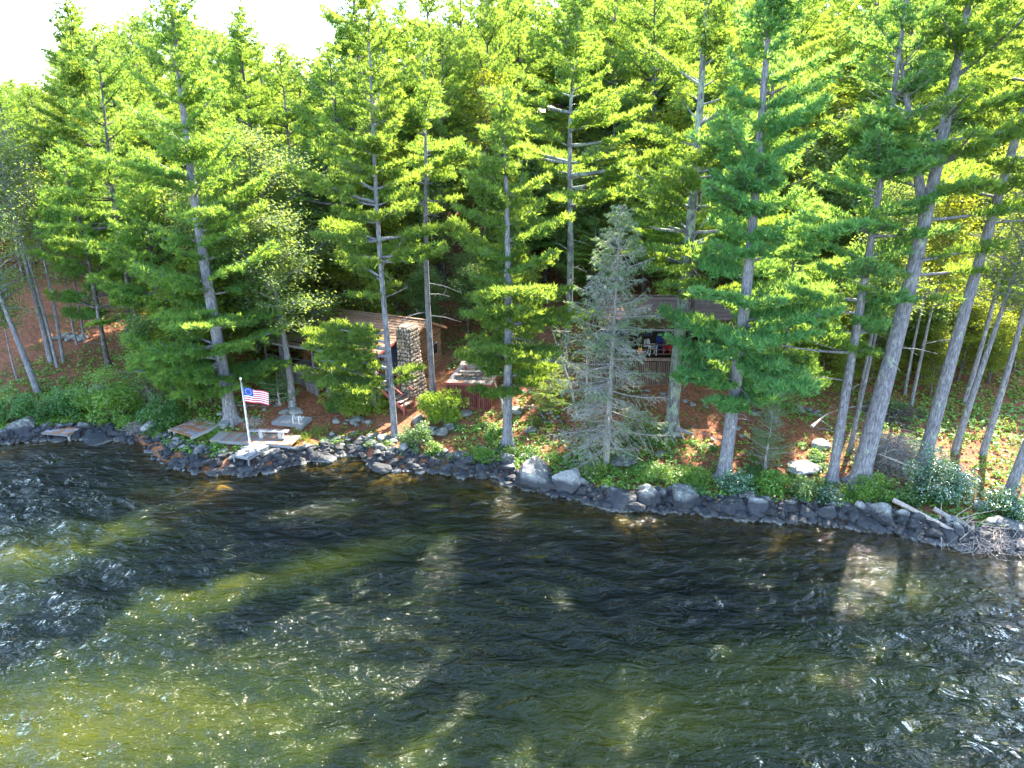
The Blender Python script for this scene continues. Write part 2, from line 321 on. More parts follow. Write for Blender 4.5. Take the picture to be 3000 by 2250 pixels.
def tube(acc, P, r, sides=6, cap=True):
    P = np.asarray(P, float); n = len(P); r = np.broadcast_to(np.asarray(r, float), (n,))
    T = np.gradient(P, axis=0); T /= np.linalg.norm(T, axis=1)[:, None] + 1e-9
    ref = np.array([0, 0, 1.]) if abs(T[:, 2]).mean() < .7 else np.array([1., 0, 0])
    A = np.cross(T, ref); A /= np.linalg.norm(A, axis=1)[:, None] + 1e-9; B = np.cross(T, A)
    th = np.arange(sides) * 2 * math.pi / sides
    V = P[:, None] + r[:, None, None] * (np.cos(th)[None, :, None] * A[:, None] + np.sin(th)[None, :, None] * B[:, None])
    i = np.arange(n - 1)[:, None] * sides; j = np.arange(sides)[None]; k = (j + 1) % sides
    Q = np.stack([i + j, i + sides + j, i + sides + k, i + k], -1).reshape(-1, 4)
    Tt = []
    if cap:
        for b in (0, (n - 1) * sides):
            for s in range(1, sides - 1): Tt.append((b, b + s, b + s + 1) if b else (b, b + s + 1, b + s))
    acc.add(V.reshape(-1, 3), np.array(Tt) if Tt else None, Q)
def prisms(acc, P0, P1, r):   # many three-sided twigs
    P0 = np.asarray(P0).reshape(-1, 3); P1 = np.asarray(P1).reshape(-1, 3); n = len(P0)
    if n == 0: return
    r = np.broadcast_to(r, (n,)); D = P1 - P0; D /= np.linalg.norm(D, axis=1)[:, None] + 1e-9
    A = np.cross(D, [0.01, .02, 1]); A /= np.linalg.norm(A, axis=1)[:, None] + 1e-9; B = np.cross(D, A)
    V = []
    for k in range(3):
        o = (math.cos(k * 2.094) * A + math.sin(k * 2.094) * B) * r[:, None]; V += [P0 + o, P1 + o * .45]
    V = np.stack(V, 1); b = (np.arange(n) * 6)[:, None]
    Q = np.concatenate([b + np.array([[0, 1, 3, 2]]), b + np.array([[2, 3, 5, 4]]), b + np.array([[4, 5, 1, 0]])])
    acc.add(V.reshape(-1, 3), None, Q)
def tufts(acc, P, D, S, K, rs, spread=.75, wid=.2, toneb=None):
    P = np.asarray(P); D = np.asarray(D); n = len(P)
    if n == 0: return
    S = np.broadcast_to(S, (n,))
    d = D[:, None] + rs.normal(0, spread, (n, K, 3)); d /= np.linalg.norm(d, axis=2)[..., None] + 1e-9
    c = np.cross(d, rs.normal(0, 1, (n, K, 3))); c /= np.linalg.norm(c, axis=2)[..., None] + 1e-9
    ln = (S[:, None] * rs.uniform(.65, 1.15, (n, K)))[..., None]; hw = ln * wid * .5
    b = P[:, None] + d * ln * .12
    V = np.stack([b - c * hw, b + c * hw, P[:, None] + d * ln], 2)
    T = np.arange(n * K * 3).reshape(-1, 3)
    tb = rs.uniform(0, 1, n) if toneb is None else toneb
    acc.add(V.reshape(-1, 3), T, None, np.repeat(np.clip(np.repeat(tb, K) + rs.normal(0, .12, n * K), 0, 1), 3))
def leaves(acc, P, S, rs, up=.5, droop=0, tone=None, asp=.5):
    P = np.asarray(P); n = len(P)
    if n == 0: return
    nrm = rs.normal(0, 1, (n, 3)); nrm[:, 2] = np.abs(nrm[:, 2]) + up; nrm /= np.linalg.norm(nrm, axis=1)[:, None]
    a = np.cross(nrm, rs.normal(0, 1, (n, 3))); a /= np.linalg.norm(a, axis=1)[:, None] + 1e-9; b = np.cross(nrm, a)
    S = np.broadcast_to(S, (n,))[:, None]
    V = np.stack([P - a * S * .5, P + b * S * asp * .5 + nrm * S * .08, P + a * S * .5, P - b * S * asp * .5 + nrm * S * .08], 1)
    i = (np.arange(n) * 4)[:, None]; T = np.concatenate([i + np.array([[0, 1, 2]]), i + np.array([[0, 2, 3]])])
    acc.add(V.reshape(-1, 3), T, None, np.repeat(rs.uniform(0, 1, n) if tone is None else tone, 4))

# ------------------------------------------------------------------ trees
def pine(name, seed, H, cb, R, rt, lean=(0, 0), bend=.3, den=1.0, miss=.12, bare=.28, K=7, ts=.26, mat='needle', bark='bark', extra=(), sp=.92, droop=0.0, stubs=8, top_r=.55, fork=None, bars=(0,0)):
    rs = np.random.RandomState(seed); tr = Acc(); cr = Acc()
    ph = rs.uniform(0, 6.28, 2)
    def c(z):
        t = z / H
        return np.array([lean[0] * z + bend * math.sin(t * 5 + ph[0]) * t - bend * math.sin(ph[0]) * 0, lean[1] * z + bend * math.sin(t * 4 + ph[1]) * t, z])
    zs = np.concatenate([[-.5, 0, .25, .6, 1.2], np.linspace(2, H, 16)])
    rr = rt * (1 - zs.clip(0) / H) ** .75 * .82 + .012; rr[:4] = rt * np.array([1.75, 1.45, 1.15, .98])
    tube(tr, [c(z) for z in zs], rr, 12)
    for k in range(5):   # root flare
        a = k * 1.26 + rs.uniform(0, .6); q = np.array([math.cos(a), math.sin(a), 0])
        tube(tr, [q * rt * .5 + [0, 0, .5], q * rt * 1.3 + [0, 0, .16], q * rt * 2.3 + [0, 0, -.12]], [rt * .42, rt * .34, rt * .16], 6)
    if fork:
        zf, az, fl = fork; q = np.array([math.cos(az), math.sin(az), 0]); b = c(zf)
        fp = [b + q * x * fl * .32 + np.array([0, 0, fl * x]) for x in np.linspace(0, 1, 6) ** 1.0]
        tube(tr, fp, rt * (1 - zf / H) ** .75 * np.linspace(.8, .2, 6), 8)
    br = []
    z = cb
    while z < H - .25:
        t = (z - cb) / (H - cb)
        rad = R * (min(1, (1 - t) / .75) ** .85) * (.72 + .28 * min(1, t / .2)) + .25 * top_r
        for k in range(rs.randint(4, 7)):
            if rs.rand() < miss: continue
            br.append((z + rs.normal(0, .10), rs.uniform(0, 6.283), rad * rs.uniform(.45, 1.2) * (1.35 if rs.rand() < .12 else 1), t))
        z += sp * rs.uniform(.7, 1.3) * (1 if t < .8 else .6)
    for (z, az, L) in extra: br.append((z, az, L, 0.05))
    if fork:
        for x in np.linspace(.3, 1, 9):
            for k in range(4): br.append((x, rs.uniform(0, 6.28), R * .62 * (1.15 - .6 * x), -1))
    P, D, S, TB = [], [], [], []; p0, p1, pr = [], [], []
    for (z, az, L, t) in br:
        if t == -1:
            b0 = fp[0] + (fp[-1] - fp[0]) * z; t = .55
        else: b0 = c(min(z, H - .1))
        h = np.array([math.cos(az), math.sin(az), 0]); s = np.array([-h[1], h[0], 0])
        el0 = .10 + .75 * t ** 1.6 - droop + rs.normal(0, .09); cv = rs.uniform(.05, .22) + (0 if droop == 0 else .1)
        sw = rs.normal(0, .12)
        def bp(x): return b0 + h * L * x + s * L * sw * x * x + np.array([0, 0, 1]) * L * (math.tan(el0) * x + cv * (x * x - .3 * x))
        nseg = 6; pts = [bp(x) for x in np.linspace(0, 1, nseg)]
        rb = .012 + .020 * L * (1 if t > .2 else 1.15)
        tube(tr, pts, rb * np.linspace(1, .25, nseg), 5, False)
        if z < cb - .05 and not any(e[0] == z for e in extra): continue
        btone = rs.uniform(.1, .9)
        st = bare * (1.25 - .8 * t) * rs.uniform(.7, 1.3) * (.35 if t == .05 else 1)
        nx = max(2, int(L * (1 - st) / .175 * den))
        for x in np.linspace(st, 1, nx):
            q = bp(x); ext = L * .50 * (1 - x) ** .7 * (.4 + .6 * min(1, (x - st) / .25 + .25)) + .22
            for sd in (-1, 1):
                if rs.rand() < .1: continue
                an = rs.uniform(.7, 1.15); e = h * math.cos(an) + s * sd * math.sin(an) + np.array([0, 0, rs.uniform(-.02, .25)])
                ll = ext * rs.uniform(.65, 1.15); p0.append(q); p1.append(q + e * ll); pr.append(.011)
                m = max(1, int(ll / .125 * den + .5))
                for y in (np.arange(m) + rs.uniform(.5, 1)) / m:
                    P.append(q + e * ll * y + rs.normal(0, .035, 3)); D.append(e * .45 + np.array([0, 0, .75])); S.append(ts * .86 * rs.uniform(.7, 1.2)); TB.append(btone)
        P.append(pts[-1]); D.append(h * .6 + [0, 0, .6]); S.append(ts); TB.append(btone)
    P.append(c(H)); D.append([0, 0, 1]); S.append(ts * 1.2); TB.append(.8)
    for k in range(stubs):
        z = rs.uniform(cb * .35, cb + .2 * (H - cb)); a = rs.uniform(0, 6.28); h = np.array([math.cos(a), math.sin(a), rs.uniform(-.15, .25)]); L = rs.uniform(.4, 2.4); b = c(z)
        tube(tr, [b, b + h * L * .5, b + h * L + [0, 0, -.1 * L]], [.035, .022, .008], 4, False)
        for kk in range(4):
            x = rs.uniform(.3, 1); p0.append(b + h * L * x); p1.append(b + h * L * x + rs.normal(0, .22, 3)); pr.append(.008)
    prisms(tr, p0, p1, np.array(pr))
    TB = np.array(TB); tb = np.clip(TB * .6 + rs.uniform(0, 1, len(TB)) * .4, 0, 1)
    tufts(cr, P, D, np.array(S), K, rs, .68, .23, tb)
    return tr.mesh(name + '_trunk', M[bark], True), cr.mesh(name + '_crown', M[mat])
def broadleaf(name, seed, H, cb, R, rt, n=7000, ls=.16, mat='oak', bark='bark_dark', lean=(0, 0), curve=.4, clump=.42):
    rs = np.random.RandomState(seed); tr = Acc(); cr = Acc(); ph = rs.uniform(0, 6.28)
    def c(z): t = z / H; return np.array([lean[0] * z + curve * math.sin(t * 3.5 + ph) * t, lean[1] * z + curve * math.cos(t * 3 + ph) * t, z])
    zs = np.concatenate([[-.4, 0, .3], np.linspace(1, H * .93, 10)])
    tube(tr, [c(z) for z in zs], np.concatenate([[rt * 1.5, rt * 1.3, rt], np.linspace(rt * .95, rt * .12, 10)]), 9)
    tips = []; p0, p1 = [], []
    nb = int(14 + H * 1.6)
    for k in range(nb):
        z = cb + (H * .95 - cb) * (k + rs.rand()) / nb; t = (z - cb) / (H - cb); az = k * 2.4 + rs.uniform(-.5, .5)
        L = R * math.sin(math.pi * min(1, .18 + .80 * t)) ** .7 * rs.uniform(.6, 1.1) + .25; el = .25 + .8 * t + rs.normal(0, .15)
        h = np.array([math.cos(az) * math.cos(el), math.sin(az) * math.cos(el), math.sin(el)]); b = c(z)
        pts = [b + h * L * x + np.array([0, 0, -.12 * L * x * x]) + rs.normal(0, .04 * L, 3) * x for x in np.linspace(0, 1, 5)]
        tube(tr, pts, (.015 + .014 * L) * np.linspace(1, .25, 5), 5, False)
        for x in np.linspace(.3, 1, max(3, int(L * 2.2))):
            i = min(3, int(x * 4)); q = pts[i] + (pts[i + 1] - pts[i]) * (x * 4 - i)
            for m in range(3):
                e = rs.normal(0, 1, 3); e[2] = abs(e[2]) * .4; e *= L * .26 * (1.2 - .5 * x) / np.linalg.norm(e); tips.append(q + e); p0.append(q); p1.append(q + e)
    prisms(tr, p0, p1, np.full(len(p0), .011)); tips = np.array(tips)
    per = max(4, n // len(tips)); tb = rs.uniform(0, 1, len(tips))
    P = np.repeat(tips, per, 0) + rs.normal(0, 1, (len(tips) * per, 3)) * np.array([clump, clump, clump * .5])
    leaves(cr, P, ls * rs.uniform(.7, 1.25, len(P)), rs, .6, tone=np.clip(np.repeat(tb, per) * .6 + rs.uniform(0, .4, len(P)), 0, 1))
    return tr.mesh(name + '_trunk', M[bark], True), cr.mesh(name + '_crown', M[mat])
def spruce(name, seed, H, R, rt):   # half dead, grey with lichen
    rs = np.random.RandomState(seed); tr = Acc(); cr = Acc(); gr = Acc()
    tube(tr, [(0, 0, -.3), (0, 0, .4), (.05, 0, H * .5), (0.1, 0, H)], [rt * 1.2, rt, rt * .55, .02], 9)
    p0, p1 = [], []; P, D = [], []; P2, D2 = [], []
    z = 1.2
    while z < H:
        t = z / H; rad = R * (1 - t) ** .62 * min(1, .6 + t * 2.5)
        for k in range(4 if t < .6 else 5):
            az = rs.uniform(0, 6.283); L = rad * rs.uniform(.45, 1.2) + .12; h = np.array([math.cos(az), math.sin(az), 0]); s = np.array([-h[1], h[0], 0])
            el = -.42 + .7 * t + rs.normal(0, .12); cu = rs.uniform(.05, .4); sw = rs.normal(0, .2)
            bp = lambda x: np.array([0.05 * t, 0, z]) + h * L * x + s * L * sw * x * x + np.array([0, 0, 1]) * L * (math.tan(el) * x + cu * x * x)
            tube(tr, [bp(x) for x in np.linspace(0, 1, 6)], (.012 + .010 * L) * np.linspace(1, .35, 6), 4, False)
            green = rs.rand() < .25 + .6 * t
            for x in np.arange(.25, 1.01, .19 / max(L, .4)):
                q = bp(x)
                for sd in (-1, 1):
                    e = h * rs.uniform(.2, .9) + s * sd * rs.uniform(.4, 1) + np.array([0, 0, rs.uniform(-.7, .1)]); ll = (L * .36 * (1.1 - x) + .16) * rs.uniform(.5, 1.4); mid = q + e * ll * .5 + [0, 0, .05]
                    p0 += [q, mid]; p1 += [mid, q + e * ll]
                    for y in (.3, .6, .85, 1.0):
                        g_ = green and rs.rand() < .6
                        if g_: P2.append(q + e * ll * y); D2.append(e * .8 + np.array([0, 0, .1]))
                        elif rs.rand() < .75: P.append(q + e * ll * y); D.append(e * .8 + np.array([0, 0, .0]))
        z += rs.uniform(.2, .4)
    prisms(tr, p0, p1, np.full(len(p0), .013))
    tufts(cr, P, D, .19, 4, rs, .8, .10); tufts(gr, P2, D2, .17, 6, rs, .55, .26)
    return tr.mesh(name + '_trunk', M['deadwood'], True), cr.mesh(name + '_dry', M['needle_dry']), gr.mesh(name + '_green', M['spruce'])

def place_tree(name, meshes, loc, label, cat, rz=0.0, s=1.0, group=None, sink=0.15, parts=('trunk', 'crown', 'crown')):
    e = link(name, None, loc=(loc[0], loc[1], loc[2] - sink), rot=(0, 0, rz), scale=s, label=label, category=cat, group=group)
    for me, pn in zip(meshes, parts): link(pn, me, e)
    return e

# ================================================================== THE SETTING
# ground: one sheet, fine near the shore, coarse to the horizon
def sheet(xs, ys_, zf):
    X, Y = np.meshgrid(xs, ys_); Z = zf(X, Y); n, m = X.shape
    i = np.arange(n - 1)[:, None] * m + np.arange(m - 1)[None]
    Q = np.stack([i, i + 1, i + m + 1, i + m], -1).reshape(-1, 4)
    return np.stack([X, Y, Z], -1).reshape(-1, 3), Q
def nonuni(a, b, step, lo, hi):
    c = np.arange(a, b + .001, step); g = step; L = [a]; 
    while L[-1] > lo: g *= 1.5; L.append(L[-1] - g)
    g = step; H = [b]
    while H[-1] < hi: g *= 1.5; H.append(H[-1] + g)
    return np.concatenate([L[:0:-1], c, H[1:]])
gx = nonuni(-36, 36, .3, -1200, 1200); gy = nonuni(17, 70, .3, 8, 1500)
V, Q = sheet(gx, gy, lambda X, Y: hgt(X, Y))
dsh = V[:, 1] - ys(V[:, 0])
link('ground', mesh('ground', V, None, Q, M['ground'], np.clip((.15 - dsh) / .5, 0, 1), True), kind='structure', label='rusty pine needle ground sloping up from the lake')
# lake: rippled sheet
wx = nonuni(-38, 38, .2, -1200, 1200); wy = nonuni(14, 41, .17, -1200, 60)
rsw = np.random.RandomState(3)
def waves(X, Y):
    z = 0 * X
    for i in range(34):
        lam = rsw.uniform(.75, 3.2); th = rsw.normal(R_(72), .42); a = .0085 * lam ** .9
        wx_ = X * math.cos(th) + Y * math.sin(th); z = z + a * np.sin(2 * math.pi * wx_ / lam + rsw.uniform(0, 6.28) + .7 * np.sin(X * rsw.uniform(.1, .5) + Y * rsw.uniform(.1, .4)))
    d = ys(X) - Y
    return z * np.clip(.25 + d / 6, .15, 1)
V, Q = sheet(wx, wy, waves)
dep = -hgt(V[:, 0], V[:, 1])
keep = (V[:, 1] < ys(V[:, 0]) + 1.2)
Q = Q[keep[Q].all(1)]
tone = 1 - np.exp(-np.clip(dep - .05, 0, 9) * 2.3)
tone = np.where(dep < 0.05, 0.15, np.clip(tone, .15, .985))
sun_patch = np.zeros(len(V))  # oval pools of sunlight painted into the water colour
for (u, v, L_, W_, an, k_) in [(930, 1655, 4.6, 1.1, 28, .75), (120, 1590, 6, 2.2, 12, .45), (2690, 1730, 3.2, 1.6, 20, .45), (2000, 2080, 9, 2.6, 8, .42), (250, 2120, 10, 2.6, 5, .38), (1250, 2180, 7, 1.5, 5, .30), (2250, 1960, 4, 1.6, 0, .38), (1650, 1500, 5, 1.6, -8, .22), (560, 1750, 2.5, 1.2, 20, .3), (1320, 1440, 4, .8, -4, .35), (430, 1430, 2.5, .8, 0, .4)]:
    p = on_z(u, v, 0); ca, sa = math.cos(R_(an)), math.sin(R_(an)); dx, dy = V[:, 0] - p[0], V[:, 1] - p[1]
    sun_patch = np.maximum(sun_patch, k_ * np.exp(-((dx * ca + dy * sa) / L_) ** 2 - ((-dx * sa + dy * ca) / W_) ** 2))
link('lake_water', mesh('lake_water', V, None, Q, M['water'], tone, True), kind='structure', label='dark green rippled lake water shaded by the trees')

lw_ = [o for o in COL.objects if o.name == 'lake_water'][0].data; a_ = lw_.attributes.new('sun_patch', 'FLOAT', 'POINT'); a_.data.foreach_set('value', sun_patch.astype(np.float32))
# ------------------------------------------------------------------ rocks
def rock_mesh(name, seed, sub, mat, rough=.28, flat=.75, cuts=6):
    import bmesh
    rs = np.random.RandomState(seed); bm = bmesh.new(); bmesh.ops.create_icosphere(bm, subdivisions=sub, radius=1)
    P = np.array([v.co for v in bm.verts]); off = rs.uniform(0, 50, 3)
    nz = np.array([mnoise.fractal(Vector(p * .9 + off), 1, 2.0, 2) for p in P]); P = P * (1 + rough * 1.3 * nz)[:, None]
    for k in range(cuts + 5):   # broken faces
        n = rs.normal(0, 1, 3); n /= np.linalg.norm(n); d = rs.uniform(.5, .82); t = P @ n; P = P - np.clip(t - d, 0, 9)[:, None] * n * .95
    if sub > 2:
        nz = np.array([mnoise.fractal(Vector(p * 3.0 + off), .9, 2.1, 4) for p in P]); P = P * (1 + .05 * nz)[:, None]
    P[:, 2] *= flat; P *= 1.12
    for v, p in zip(bm.verts, P): v.co = p
    me = bpy.data.meshes.new(name); bm.to_mesh(me); bm.free(); me.materials.append(mat); me.polygons.foreach_set('use_smooth', [False] * len(me.polygons)); return me
BIG = [rock_mesh('boulder_shape', 10 + k, 4, M['rock'], .22, .8, 7) for k in range(6)]
BIGD = [rock_mesh('dry_boulder_shape', 30 + k, 3, M['rock_dry'], .25, .7) for k in range(4)]
SML = [rock_mesh('stone_shape', 50 + k, 2, M['rock'], .3, .75) for k in range(8)]
TNY = [rock_mesh('pebble_shape', 50 + k, 1, M['rock'], .3, .75, 4) for k in range(8)]
SMLD = [rock_mesh('dry_stone_shape', 70 + k, 2, M['rock_dry'], .3, .65) for k in range(5)]
rr_ = random.Random(4)
def boulder(u0, v0, u1, v1, label, pool=BIG, k=0, cat='boulder', depth=.8, rz=None, sub=.0, tilt=0, mats=None, name='boulder', group=None):
    """a rock whose picture outline is about the box u0..u1 x v0..v1"""
    g = G((u0 + u1) / 2, v1 - (v1 - v0) * .15) if sub == 0 else on_z((u0 + u1) / 2, (v0 + v1) / 2, sub)
    if sub == 0 and pool is BIG: g = on_z((u0 + u1) / 2, v1 - (v1 - v0) * .1, max(.02, min(g[2], .3)))
    m = mpp(g); wd = (u1 - u0) * m; ht = (v1 - v0) * m
    sx = wd / 2 * 1.3; szz = ht * .80; sy = sx * depth
    return link(name, pool[k % len(pool)], loc=(g[0], g[1] + sy * .55, g[2] + szz * .22), rot=(tilt, 0, rr_.uniform(-.5, .5) if rz is None else rz), scale=(sx, sy, szz), label=label, category=cat, group=group)
boulder(1507, 1358, 1634, 1440, 'largest rounded shore boulder, pale green lichen dome with dark wet base', k=0)
boulder(1567, 1415, 1608, 1447, 'small dark wedge rock at the waterline against the largest domed boulder', k=1)
boulder(1623, 1377, 1720, 1449, 'angular grey boulder just right of the largest domed boulder', k=2)
boulder(1775, 1431, 1874, 1490, 'broad dark boulder with pale lower rim, beside the round brown-faced boulder', k=3)
boulder(1862, 1424, 1941, 1490, 'round dark boulder with brown stained face at the waterline', k=4)
boulder(1970, 1424, 2046, 1503, 'tall pointed dark boulder standing at the waterline below the knotted pine', k=5)
boulder(2079, 1453, 2180, 1514, 'slanted slab-like boulder with pale banding left of the shore shrubs', k=1)
boulder(2184, 1447, 2256, 1507, 'rounded blue-grey boulder below the blue-green shore shrub', k=3)
boulder(2339, 1484, 2391, 1523, 'small round dark boulder below the straight slim pine', k=0)
boulder(2405, 1484, 2463, 1525, 'squat dark boulder below the thick leaning pine', k=2)
boulder(2548, 1479, 2634, 1531, 'wide domed boulder with a pale band, left of the fallen log', k=4)
boulder(2512, 1523, 2579, 1558, 'low dark slab with pinkish end lying in the water', k=5)
boulder(2747, 1553, 2791, 1581, 'dark flat rock in the water below the fallen log', k=1)
boulder(2912, 1514, 3010, 1575, 'large dark boulder at the right edge behind the driftwood branches', k=3)
boulder(2865, 1462, 2904, 1503, 'pale dry upright rock above the driftwood branches', BIGD, 0, sub=0)
boulder(20, 1229, 105, 1274, 'big pale boulder at the left edge beside the needle covered deck', k=2)
boulder(243, 1278, 302, 1305, 'wedge shaped rock with a white band in the water under the left shrubs', k=5)
boulder(690, 1358, 742, 1390, 'flat pale rock tipped into the water below the flagpole', k=1)
boulder(555, 1340, 612, 1362, 'long flat rock at the water left of the flagpole', k=3)
boulder(604, 1345, 655, 1372, 'brown flat slab rock at the water below the stone point', k=2)
boulder(560, 1310, 612, 1342, 'large pale humped rock among the stones of the point', k=0)
boulder(494, 1348, 520, 1365, 'orange tinted wedge rock at the left foot of the stone point', k=4)
boulder(1185, 1338, 1228, 1366, 'dark block shaped boulder below the dark green round shrub', k=5)
boulder(1288, 1360, 1340, 1382, 'tan sloping slab at the water between shrub and domed boulder', k=2)
boulder(1390, 1353, 1425, 1382, 'brown boulder in the stone bank left of the domed boulder', k=3)
boulder(1086, 1360, 1140, 1384, 'low rounded rock half in the water at the small cove', k=1)
boulder(898, 1325, 932, 1348, 'round pale boulder in the low stone wall right of the flagpole', k=4)
boulder(632, 1231, 675, 1260, 'big pale rounded stone carrying a square block beside the thick pine', BIGD, 1)
b_ = G(648, 1250); link('boulder', BIGD[2], loc=(b_[0], b_[1] + .25, b_[2] + .75), rot=(0, 0, .3), scale=(.2, .18, .2), label='square stone block balanced on the pale rounded stone', category='rock')
for a in [(820, 1197, 842, 1217, 'grey stone left of the pair above the ladder platform'), (845, 1196, 878, 1218, 'larger grey stone of the pair above the ladder platform'),
          (1497, 1187, 1531, 1218, 'square pale upright rock right of the pine beside the red platform'), (1544, 1248, 1577, 1272, 'leaning pale egg-shaped rock among the green ground plants'),
          (1343, 1201, 1384, 1223, 'low triangular rock half buried in needles below the red platform'), (1206, 1218, 1240, 1246, 'grey rock between the two round green shrubs'),
          (1800, 1332, 1865, 1373, 'long lichened slab sloping in the grass right of the dead spruce'), (1918, 1327, 1952, 1338, 'flat oval stone in bare brown needles below the wide pine'),
          (2327, 1360, 2410, 1387, 'needle topped flat rock left of the straight slim pine'), (2205, 1200, 2232, 1222, 'pale rock behind the pine with ringed knots'),
          (1206, 1154, 1232, 1174, 'round stone on the needle path foot of the steps'), (1030, 1220, 1065, 1238, 'wide grey stone at the front edge of the big lime green shrub'),
          (2390, 1290, 2440, 1320, 'broken pale rock on the slope by the small hemlock'), (255, 1130, 300, 1165, 'pale rock showing above the left waterside shrub')]:
    boulder(*a, BIGD, rr_.randint(0, 3), cat='rock', name='rock')
# stone walls and edging of upland stones
def stone_row(px, n, r, label, group, pool=SMLD, jit=.25, z=0.0, name='stone'):
    pts = [G(*p) for p in px]; L = [np.linalg.norm(b - a) for a, b in zip(pts, pts[1:])]; tot = sum(L)
    for i in range(n):
        s = (i + rr_.uniform(.1, .9)) / n * tot; k = 0
        while k < len(L) - 1 and s > L[k]: s -= L[k]; k += 1
        p = pts[k] + (pts[k + 1] - pts[k]) * min(1, s / L[k]); p = p + np.array([rr_.uniform(-jit, jit), rr_.uniform(-jit, jit), 0]); q = r * rr_.uniform(.6, 1.35)
        link(name, pool[rr_.randrange(len(pool))], loc=(p[0], p[1], hz(p[0], p[1]) + q * .2 + z), rot=(rr_.uniform(-.3, .3), 0, rr_.uniform(0, 6)), scale=(q, q * rr_.uniform(.6, .95), q * rr_.uniform(.6, .9)), label=label, category='stone', group=group)
stone_row([(1262, 1265), (1290, 1272), (1325, 1258)], 9, .34, 'lichened stone of the little dry wall under the conical lime shrub', 'stones under the conical shrub', z=.1)
stone_row([(985, 1232), (1100, 1236)], 9, .22, 'edging stone at the foot of the big lime green shrub', 'edging stones of the lime shrub')
stone_row([(1060, 1290), (1150, 1300), (1180, 1310)], 22, .30, 'pale bank stone left of the dark green round shrub', 'bank stones by the slim pine', jit=.6)
stone_row([(930, 1290), (1050, 1275)], 14, .22, 'pale stone bedded in needles right of the main dock', 'stones in needles right of the dock', jit=.6)
stone_row([(1310, 1168), (1440, 1172)], 12, .22, 'footing stone along the front of the red platform', 'footing stones of the red platform')
stone_row([(1545, 1062), (1640, 1064)], 11, .32, 'front stone of the low planter wall on the slope', 'stones of the planter wall', jit=.08, z=.12)
stone_row([(1548, 1052), (1640, 1054)], 9, .30, 'rear stone of the low planter wall on the slope', 'rear stones of the planter wall', jit=.08, z=.3)
stone_row([(1570, 1215), (1650, 1232)], 14, .17, 'small white stone in the curved line left of the dead spruce', 'small white stones left of the dead spruce', jit=.4)
stone_row([(1900, 1135), (2040, 1180)], 10, .2, 'small grey stone below the slatted cabin deck', 'stones below the cabin deck', jit=.6)
stone_row([(2330, 1200), (2400, 1215)], 10, .2, 'small pale stone in the row behind the straight slim pine', 'stone row behind the slim pine', jit=.25)
stone_row([(700, 1215), (860, 1190)], 14, .16, 'small grey stone on the bare needle floor by the flag', 'stones on the needle floor', jit=1.0)
stone_row([(1560, 1148), (1500, 1152)], 6, .22, 'flat stepping stone on the needle path', 'stepping stones on the needle path', jit=.2)
stone_row([(150, 990), (245, 995)], 12, .4, 'dark stone of the field wall behind the left trunks', 'field wall stones', jit=.3)
stone_row([(1560, 1340), (1500, 1330), (1440, 1335)], 8, .25, 'dull stone half hidden in the ground plants', 'stones in the ground plants', jit=.8)
stone_row([(2150, 1330), (2100, 1250), (2260, 1240)], 12, .2, 'scattered pale stone on the needle slope by the ringed-knot pine', 'scattered slope stones', jit=1.2)
# riprap: stones along the whole waterline, the larger as things, the rest as one rubble bank
SECT = [(-99, 640, 'dark stone in the shady bank left of the stone point', 'shady bank stones', .9), (640, 830, 'dark stone piled on the point around the flagpole', 'stones of the flagpole point', 1.6),
        (830, 1075, 'flat dark stone of the low dry wall at the cove', 'low wall stones at the cove', .8), (1075, 1500, 'brown and black stone of the bank below the round shrub', 'bank stones below the round shrub', 1.3),
        (1500, 2100, 'dark stone wedged between the large shore boulders', 'stones between the large boulders', .9), (2100, 2560, 'blue-black stone in the bank below the shore shrubs', 'stones below the shore shrubs', 1.0),
        (2560, 3300, 'dark stone of the bank around the fallen log', 'stones around the fallen log', 1.2)]
cand = []
for i in range(2600):
    u = rr_.uniform(-60, 3060)
    for s_ in SECT:
        if s_[0] <= u < s_[1]: break
    if u < 640 and 410 < u: wdt = 1.8
    else: wdt = s_[4]
    x = np.interp(u, [p[0] for p in SHORE_PX], [on_z(p[0], p[1], 0)[0] for p in SHORE_PX])
    d = rr_.uniform(-.35, wdt); q = abs(rr_.gauss(0, .12)) + .11
    y = float(ys(x)) + d; cand.append((q, x, y, (0, 0, '%s %s %s' % ('big' if q > .40 else 'medium' if q > .33 else 'small', 'half sunk' if d < .15 else 'lower row' if d < .65 else 'upper row', s_[2]), s_[3])))
cand.sort(key=lambda t: -t[0]); rub = Acc()
for i, (q, x, y, s_) in enumerate(cand):
    z = max(hz(x, y), -.05) + q * (.15 + .5 * (i % 3 == 0)); rot = (rr_.uniform(-.4, .4), rr_.uniform(-.3, .3), rr_.uniform(0, 6)); scl = (q * 1.15, q * rr_.uniform(.7, 1), q * rr_.uniform(.6, .95))
    if i < 290: link('shore_stone', SML[i % 8], loc=(x, y, z), rot=rot, scale=scl, label=s_[2], category='stone', group=s_[3])
    else:
        me = TNY[i % 8]; co = np.empty(len(me.vertices) * 3); me.vertices.foreach_get('co', co); co = co.reshape(-1, 3) * scl
        c_, s2 = math.cos(rot[2]), math.sin(rot[2]); co = np.stack([co[:, 0] * c_ - co[:, 1] * s2, co[:, 0] * s2 + co[:, 1] * c_, co[:, 2]], 1) + [x, y, z]
        if 'tri%d' % (i % 8) not in globals():
            t = np.empty(len(me.polygons) * 3, np.int32); me.loops.foreach_get('vertex_index', t); globals()['tri%d' % (i % 8)] = t.reshape(-1, 3)
        rub.add(co, globals()['tri%d' % (i % 8)], None, rr_.random())
link('shore_rubble', rub.mesh('shore_rubble', M['rock']), kind='stuff', label='small dark stones filling the bank along the waterline')
